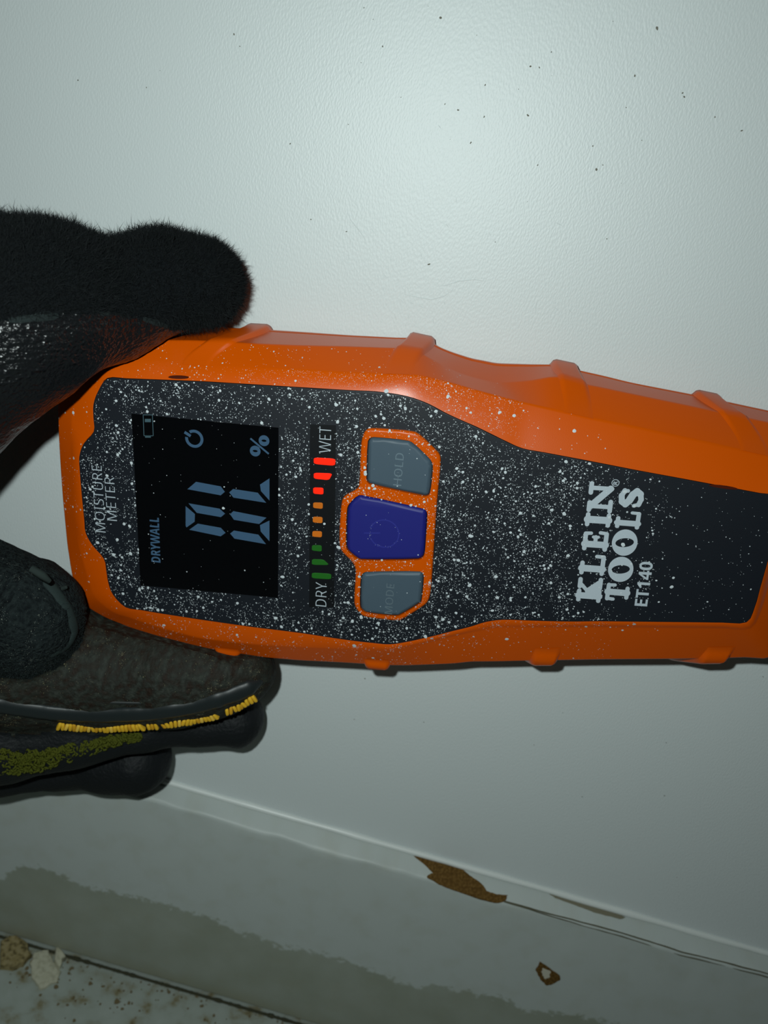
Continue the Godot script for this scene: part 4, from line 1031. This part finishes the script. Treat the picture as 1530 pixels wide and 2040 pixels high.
func glove() -> void:
	gnoise.seed = 4; gnoise.frequency = 0.13; gnoise.fractal_octaves = 3
	bones(BONE_THUMB, 0); bones(BONE_PAD, 1); bones(BONE_INDEX, 2); bones(BONE_MIDDLE, 3); bones(BONE_RING, 4)
	bones(BONE_PALM, 5); bones(BONE_PALMB, 5); bones(BONE_WRIST, 5)
	var lo := Vector3(-182, 70, 0); var cell := 1.0
	var nb := Vector3i(21, 20, 11)   # blocks of eight cells
	var nx := nb.x * 8 + 1; var ny := nb.y * 8 + 1; var nz := nb.z * 8 + 1
	var val := PackedFloat32Array(); val.resize(nx * ny * nz); val.fill(1e3)
	var grp := PackedByteArray(); grp.resize(nx * ny * nz)
	var active := []
	for bz in nb.z:
		for by in nb.y:
			for bx in nb.x:
				var c := lo + (Vector3(bx, by, bz) * 8.0 + Vector3(4, 4, 4)) * cell
				var use := []
				var dmin := 1e3
				for s in seg:
					var ab: Vector3 = s[1] - s[0]; var ap: Vector3 = c - s[0]
					var t := clampf(ap.dot(ab) / ab.length_squared(), 0.0, 1.0)
					var e: float = (ap - ab * t).length() - lerpf(s[2], s[3], t)
					dmin = minf(dmin, e)
					if e < 16.0: use.append(s)
				if dmin > 8.2 or dmin < -10.5: 
					if dmin <= -10.5:
						# deep inside
						for z in range(bz * 8, bz * 8 + 9):
							for y in range(by * 8, by * 8 + 9):
								for x in range(bx * 8, bx * 8 + 9):
									var id := (z * ny + y) * nx + x
									if val[id] > 900.0: val[id] = -2.0
						active.append(Vector3i(bx, by, bz))
						for z in range(bz * 8, bz * 8 + 9):
							for y in range(by * 8, by * 8 + 9):
								for x in range(bx * 8, bx * 8 + 9):
									var id := (z * ny + y) * nx + x
									if val[id] == -2.0:
										val[id] = field(lo + Vector3(x, y, z) * cell, use); grp[id] = near_group
					continue
				active.append(Vector3i(bx, by, bz))
				for z in range(bz * 8, bz * 8 + 9):
					for y in range(by * 8, by * 8 + 9):
						for x in range(bx * 8, bx * 8 + 9):
							var id := (z * ny + y) * nx + x
							if val[id] > 900.0:
								val[id] = field(lo + Vector3(x, y, z) * cell, use); grp[id] = near_group
	# surface nets
	var vert := {}
	var b := Builder.new()
	var own := PackedByteArray()
	var off := [0, 1, nx, nx + 1, nx * ny, nx * ny + 1, nx * ny + nx, nx * ny + nx + 1]
	var corner := [Vector3(0, 0, 0), Vector3(1, 0, 0), Vector3(0, 1, 0), Vector3(1, 1, 0), Vector3(0, 0, 1), Vector3(1, 0, 1), Vector3(0, 1, 1), Vector3(1, 1, 1)]
	var edges := [[0, 1], [2, 3], [4, 5], [6, 7], [0, 2], [1, 3], [4, 6], [5, 7], [0, 4], [1, 5], [2, 6], [3, 7]]
	for a in active:
		for z in range(a.z * 8, a.z * 8 + 8):
			for y in range(a.y * 8, a.y * 8 + 8):
				for x in range(a.x * 8, a.x * 8 + 8):
					var id: int = (z * ny + y) * nx + x
					var neg := 0
					for o in off:
						if val[id + o] < 0.0: neg += 1
					if neg == 0 or neg == 8: continue
					var s := Vector3.ZERO; var k := 0
					for e in edges:
						var v0 := val[id + off[e[0]]]; var v1 := val[id + off[e[1]]]
						if (v0 < 0.0) != (v1 < 0.0):
							s += corner[e[0]].lerp(corner[e[1]], v0 / (v0 - v1)); k += 1
					vert[id] = b.pt(lo + (Vector3(x, y, z) + s / k) * cell)
					own.append(grp[id])
	for id in vert:
		var x: int = id % nx; var y: int = (id / nx) % ny; var z: int = id / (nx * ny)
		var v0 := val[id]
		for ax in 3:
			var st: int = [1, nx, nx * ny][ax]
			var s1: int = [nx, nx * ny, 1][ax]; var s2: int = [nx * ny, 1, nx][ax]
			var v1 := val[id + st]
			if (v0 < 0.0) == (v1 < 0.0): continue
			if not (vert.has(id - s1) and vert.has(id - s2) and vert.has(id - s1 - s2)): continue
			var q := [vert[id], vert[id - s1], vert[id - s1 - s2], vert[id - s2]]
			if v0 < 0.0: b.quad(q[0], q[1], q[2], q[3])
			else: b.quad(q[3], q[2], q[1], q[0])
	var nrm := b.normals()

	# split the one surface by material
	var root := Node3D.new()
	root.name = "work_glove"
	add_child(root)
	var at := Vector3(-100, 150, 0)
	root.position = at * MM
	tag(root, "black work glove with fleece thumb and yellow piping, gripping the orange meter", "glove")
	var tp := vec3s(P_THUMB); var tc := []
	for i in range(0, tp.size(), 2): tc.append(tp[i])
	var names := ["fleece_back", "leather_thumb", "knuckle_pad", "leather_finger", "inner_fingers"]
	var outb := []
	for i in 5: outb.append(Builder.new())
	var outn := [PackedVector3Array(), PackedVector3Array(), PackedVector3Array(), PackedVector3Array(), PackedVector3Array()]
	var remap := [{}, {}, {}, {}, {}]
	for i in range(0, b.t.size(), 3):
		var c := (b.v[b.t[i]] + b.v[b.t[i + 1]] + b.v[b.t[i + 2]]) / 3.0
		var g := own[b.t[i]]
		var part := 0
		if g == 0 or g == 5:
			part = 1 if c.y < thumb_line(tc, c.x) else 0
			if g == 5 and c.y < 158.0: part = 1
		elif g == 1: part = 2
		elif g == 2: part = 3
		else: part = 4
		for k in 3:
			var w := b.t[i + k]
			if not remap[part].has(w):
				remap[part][w] = outb[part].pt(b.v[w] - at)
				outn[part].append(nrm[w])
			outb[part].t.append(remap[part][w])
	var fleece := mat("fleece", srgb(19, 22, 24), 0.95, 0.15)
	bump(fleece, noise_tex(61, 0.12, 512, 4), 0.03, 0.5)
	var leather := mat("shiny_leather", srgb(18, 20, 22), 0.32, 0.45)
	bump(leather, noise_tex(62, 0.05, 512, 2, null, true), 0.025, 0.55)
	var pad := mat("dusty_pad", Color.WHITE, 0.9, 0.2)
	pad.albedo_texture = noise_tex(63, 0.02, 1024, 7, ramp([0.3, 0.5, 0.7], [srgb(17, 21, 23), srgb(27, 33, 34), srgb(37, 44, 44)]))
	bump(pad, noise_tex(64, 0.04, 1024, 6), 0.03, 0.6)
	var cap := mat("worn_leather", Color.WHITE, 0.7, 0.3)
	cap.albedo_texture = noise_tex(65, 0.006, 2048, 8, ramp([0.25, 0.5, 0.65, 0.8], [srgb(35, 25, 18), srgb(34, 35, 30), srgb(39, 43, 38), srgb(50, 54, 48)]))
	bump(cap, noise_tex(66, 0.02, 1024, 6), 0.03, 0.30)
	var inner := mat("inner_leather", srgb(22, 25, 27), 0.6, 0.3)
	bump(inner, noise_tex(67, 0.05, 512, 3), 0.03, 0.2)
	var mats := [fleece, leather, pad, cap, inner]
	var said := ["matt black fleece back of the thumb", "shiny pebbled black leather under the thumb", "dusty grey knuckle pad", "worn dusty leather of the forefinger", "dark curled fingertips below"]
	for i in 5:
		if outb[i].t.size():
			var o := obj(names[i], outb[i].mesh(MM, outn[i]), mats[i], root)
			tag(o, said[i])

	# rolled edges and piping
	var bind := mat("binding", srgb(32, 38, 39), 0.42, 0.4)
	obj("finger_binding", welt(P_BINDING, 2.3, 0.62, at, 0.75), bind, root)
	obj("finger_seam", welt(P_GROOVE, 0.35, 0.6, at, 1.0), mat("seam", srgb(40, 44, 44), 0.5), root)
	obj("thumb_binding", welt(P_THUMB, 0.95, 0.55, at, 0.8), mat("thumb_edge", srgb(36, 43, 43), 0.8, 0.2), root)
	obj("pad_binding", welt(P_PAD, 1.35, 0.4, at, 0.35), mat("pad_edge", srgb(44, 54, 53), 0.85, 0.2), root)
	# yellow overlocked piping: one bead per stitch
	var bp := vec3s(P_BEADS)
	var bead_mats := [mat("yellow_thread", srgb(214, 168, 42), 0.6, 0.3), mat("yellow_thread_worn", srgb(196, 146, 34), 0.7, 0.3), mat("yellow_thread_pale", srgb(222, 182, 72), 0.6, 0.3)]
	var cnt := bp.size() / 2
	var bead := Builder.new()   # a rounded block, longer across the edge than along it
	var bn := 12
	for r in 9:
		var la := PI * r / 8.0
		for k in bn:
			var a := TAU * k / bn
			var e := Vector3(cos(a) * sin(la), sin(a) * sin(la), cos(la))
			bead.pt(Vector3(signf(e.x) * pow(absf(e.x), 0.55) * 0.48, signf(e.y) * pow(absf(e.y), 0.6) * 1.2, signf(e.z) * pow(absf(e.z), 0.7) * 0.75))
	for r in 8:
		for k in bn:
			var k2 := (k + 1) % bn
			bead.quad(r * bn + k, (r + 1) * bn + k, (r + 1) * bn + k2, r * bn + k2)
	var bead_mesh := bead.mesh()
	for i in cnt:
		var f := float(i) / cnt
		if absf(f - 0.425) < 0.012 or absf(f - 0.495) < 0.012 or absf(f - 0.805) < 0.010: continue
		var p := bp[i * 2]; var nn := bp[i * 2 + 1].normalized()
		var d := (bp[mini(i + 1, cnt - 1) * 2] - bp[maxi(i - 1, 0) * 2]).normalized()
		nn = (nn + Vector3(0, 0.35, 0.75)).normalized()
		var y := nn.cross(d).normalized()
		nn = d.cross(y).normalized()
		var o := obj("piping_stitch", bead_mesh, bead_mats[i % 3 if rng.randf() < 0.6 else 0], root)
		var sx := rng.randf_range(0.88, 1.06); var sy := rng.randf_range(0.82, 1.08)
		o.transform = Transform3D(Basis(d * sx, y.rotated(nn, rng.randfn(0, 0.12)) * sy, nn), (p - at + nn * 0.3) * MM)
	# olive mesh inset beside the second finger: a lumpy knit
	var mp := vec3s(P_MESH)
	var kb := Builder.new()
	for i in range(0, mp.size(), 2):
		var f := float(i) / mp.size()
		var wdt := lerpf(3.4, 0.6, f)
		for k in 18:
			var c := mp[i] + Vector3(rng.randf_range(-0.7, 0.7), rng.randf_range(-1.0, 1.0) * wdt, 0.0)
			c += mp[i + 1] * rng.randf_range(-0.1, 0.35)
			var l := PackedVector3Array()
			var a0 := rng.randf() * TAU
			for q in 5: l.append(c - at + Vector3(cos(a0 + q * 0.9) * 0.55, sin(a0 + q * 0.9) * 0.55, 0.25 * sin(q * 1.4)))
			tube(kb, l, [0.2, 0.28, 0.3, 0.28, 0.2], 6)
	var mesh_strip := obj("olive_mesh", kb.mesh(), mat("olive_knit", srgb(72, 76, 24), 0.85, 0.2), root)
	tag(mesh_strip, "olive knit mesh strip", "", "", "stuff")
	# dust caught in the worn leather and on the pad
	var dn := FastNoiseLite.new(); dn.seed = 91; dn.frequency = 0.14; dn.fractal_octaves = 3
	for part in [2, 3]:
		var src: Builder = outb[part]
		var db := Builder.new()
		for i in range(0, src.t.size(), 3):
			var nn: Vector3 = outn[part][src.t[i]]
			if nn.z < 0.1: continue
			for k in 3:
				var p := (src.v[src.t[i]] * rng.randf_range(0.1, 1.0) + src.v[src.t[i + 1]] * rng.randf_range(0.1, 1.0) + src.v[src.t[i + 2]] * rng.randf_range(0.1, 1.0))
				var w0 := rng.randf(); var w1 := rng.randf() * (1.0 - w0)
				p = src.v[src.t[i]] * w0 + src.v[src.t[i + 1]] * w1 + src.v[src.t[i + 2]] * (1.0 - w0 - w1)
				if rng.randf() < 0.03 + 1.6 * maxf(0.0, dn.get_noise_3dv(p) - 0.08): drop(db, p, nn, rng.randf_range(0.025, 0.065) * (1.0 if rng.randf() < 0.95 else 2.0))
		tag(obj("dust_flecks", db.mesh(), mat("dust", srgb(118, 114, 88) if part == 3 else srgb(112, 116, 108), 0.9, 0.2), root), "", "", "", "stuff")
	# loose threads
	var fr := vec3s(FRAY)
	for i in 3:
		var tb := Builder.new()
		var l := PackedVector3Array()
		for k in 3: l.append(fr[i * 3 + k] - at)
		tube(tb, l, [[0.55, 0.5, 0.3], [0.8, 0.9, 0.6], [0.8, 0.7, 0.45]][i], 7)
		obj("frayed_thread", tb.mesh(), mat("thread", srgb(44, 52, 50), 0.9, 0.2), root)
	# fleece fuzz
	var fb: Builder = outb[0]
	var hair := Builder.new()
	for k in 2:
		var x := Vector3(0.022, 0, 0).rotated(Vector3.UP, k * PI / 2)
		var s := hair.pt(-x); hair.pt(x); hair.pt(x * 0.7 + Vector3(0.12, 0.55, 0)); hair.pt(-x * 0.7 + Vector3(0.12, 0.55, 0)); hair.pt(Vector3(0.42, 1.0, 0.0))
		hair.quad(s, s + 1, s + 2, s + 3); hair.tri(s + 3, s + 2, s + 4)
	var mm := MultiMesh.new()
	mm.transform_format = MultiMesh.TRANSFORM_3D
	mm.mesh = hair.mesh()
	var pad_fibres := MultiMesh.new()
	pad_fibres.transform_format = MultiMesh.TRANSFORM_3D
	pad_fibres.mesh = mm.mesh
	var lying: Array[Transform3D] = []
	var pb: Builder = outb[2]
	for i in range(0, pb.t.size(), 3):
		var nn: Vector3 = outn[2][pb.t[i]]
		if nn.z < -0.2: continue
		for k in 3:
			var w0 := rng.randf(); var w1 := rng.randf() * (1.0 - w0)
			var p := pb.v[pb.t[i]] * w0 + pb.v[pb.t[i + 1]] * w1 + pb.v[pb.t[i + 2]] * (1.0 - w0 - w1)
			var d := (nn * 0.35 + Vector3(rng.randfn(), rng.randfn(), rng.randfn()) * 0.7).normalized()
			var x := d.cross(nn + Vector3(0.01, 0.02, 0.0)).normalized()
			var len := rng.randf_range(0.35, 0.9)
			lying.append(Transform3D(Basis(x * len, d * len, x.cross(d)), p * MM))
	pad_fibres.instance_count = lying.size()
	for i in lying.size(): pad_fibres.set_instance_transform(i, lying[i])
	var pf := MultiMeshInstance3D.new()
	pf.name = "pad_fuzz"
	pf.multimesh = pad_fibres
	pf.material_override = mat("pad_fibre", srgb(44, 52, 52), 0.9, 0.2)
	root.add_child(pf)
	tag(pf, "", "", "", "stuff")
	var where: Array[Transform3D] = []
	for i in range(0, fb.t.size(), 3):
		var p0 := fb.v[fb.t[i]]; var p1 := fb.v[fb.t[i + 1]]; var p2 := fb.v[fb.t[i + 2]]
		if p0.x + at.x < -104.0: continue
		for k in 8:
			var u := rng.randf(); var v := rng.randf()
			if u + v > 1.0: u = 1.0 - u; v = 1.0 - v
			var p := p0 + (p1 - p0) * u + (p2 - p0) * v
			var nn: Vector3 = outn[0][fb.t[i]]
			nn = (nn + Vector3(rng.randfn(0, 0.45), rng.randfn(0, 0.45), rng.randfn(0, 0.45))).normalized()
			var x := nn.cross(Vector3(rng.randfn(), rng.randfn(), rng.randfn())).normalized()
			var len := 0.55 + 0.8 * absf(rng.randfn(0, 1.0))
			where.append(Transform3D(Basis(x * len, nn * len, x.cross(nn)), p * MM))
	mm.instance_count = where.size()
	for i in where.size(): mm.set_instance_transform(i, where[i])
	var fz := MultiMeshInstance3D.new()
	fz.name = "fleece_fuzz"
	fz.multimesh = mm
	fz.material_override = mat("fuzz", srgb(30, 33, 34), 0.9, 0.2)
	root.add_child(fz)
	tag(fz, "", "", "", "stuff")

func thumb_line(tc: Array, x: float) -> float:
	if x <= tc[0].x: return tc[0].y
	for i in tc.size() - 1:
		if x <= tc[i + 1].x: return lerpf(tc[i].y, tc[i + 1].y, (x - tc[i].x) / maxf(0.001, tc[i + 1].x - tc[i].x))
	return tc[-1].y + (x - tc[-1].x) * 0.2

# a rolled edge lying on the glove along [point, normal] pairs
func welt(a: Array, r: float, flat: float, at: Vector3, sink: float) -> ArrayMesh:
	var p := vec3s(a)
	var pts := PackedVector3Array(); var up := PackedVector3Array(); var rad := []
	var n := p.size() / 2
	for i in n:
		for k in (4 if i < n - 1 else 1):
			var t := k / 4.0
			var j := mini(i + 1, n - 1)
			var c := p[i * 2].cubic_interpolate(p[j * 2], p[maxi(i - 1, 0) * 2], p[mini(i + 2, n - 1) * 2], t)
			var nn := p[i * 2 + 1].lerp(p[j * 2 + 1], t).normalized()
			pts.append(c - at - nn * r * flat * (1.0 - sink)); up.append(nn)
			var f := (i + t) / (n - 1)
			rad.append(r * (0.35 + 0.65 * smoothstep(0.0, 0.06, minf(f, 1.0 - f))) * (1.0 + 0.06 * gnoise.get_noise_1d(f * 200.0)))
	var b := Builder.new()
	tube(b, pts, rad, 10, flat, up)
	return b.mesh()
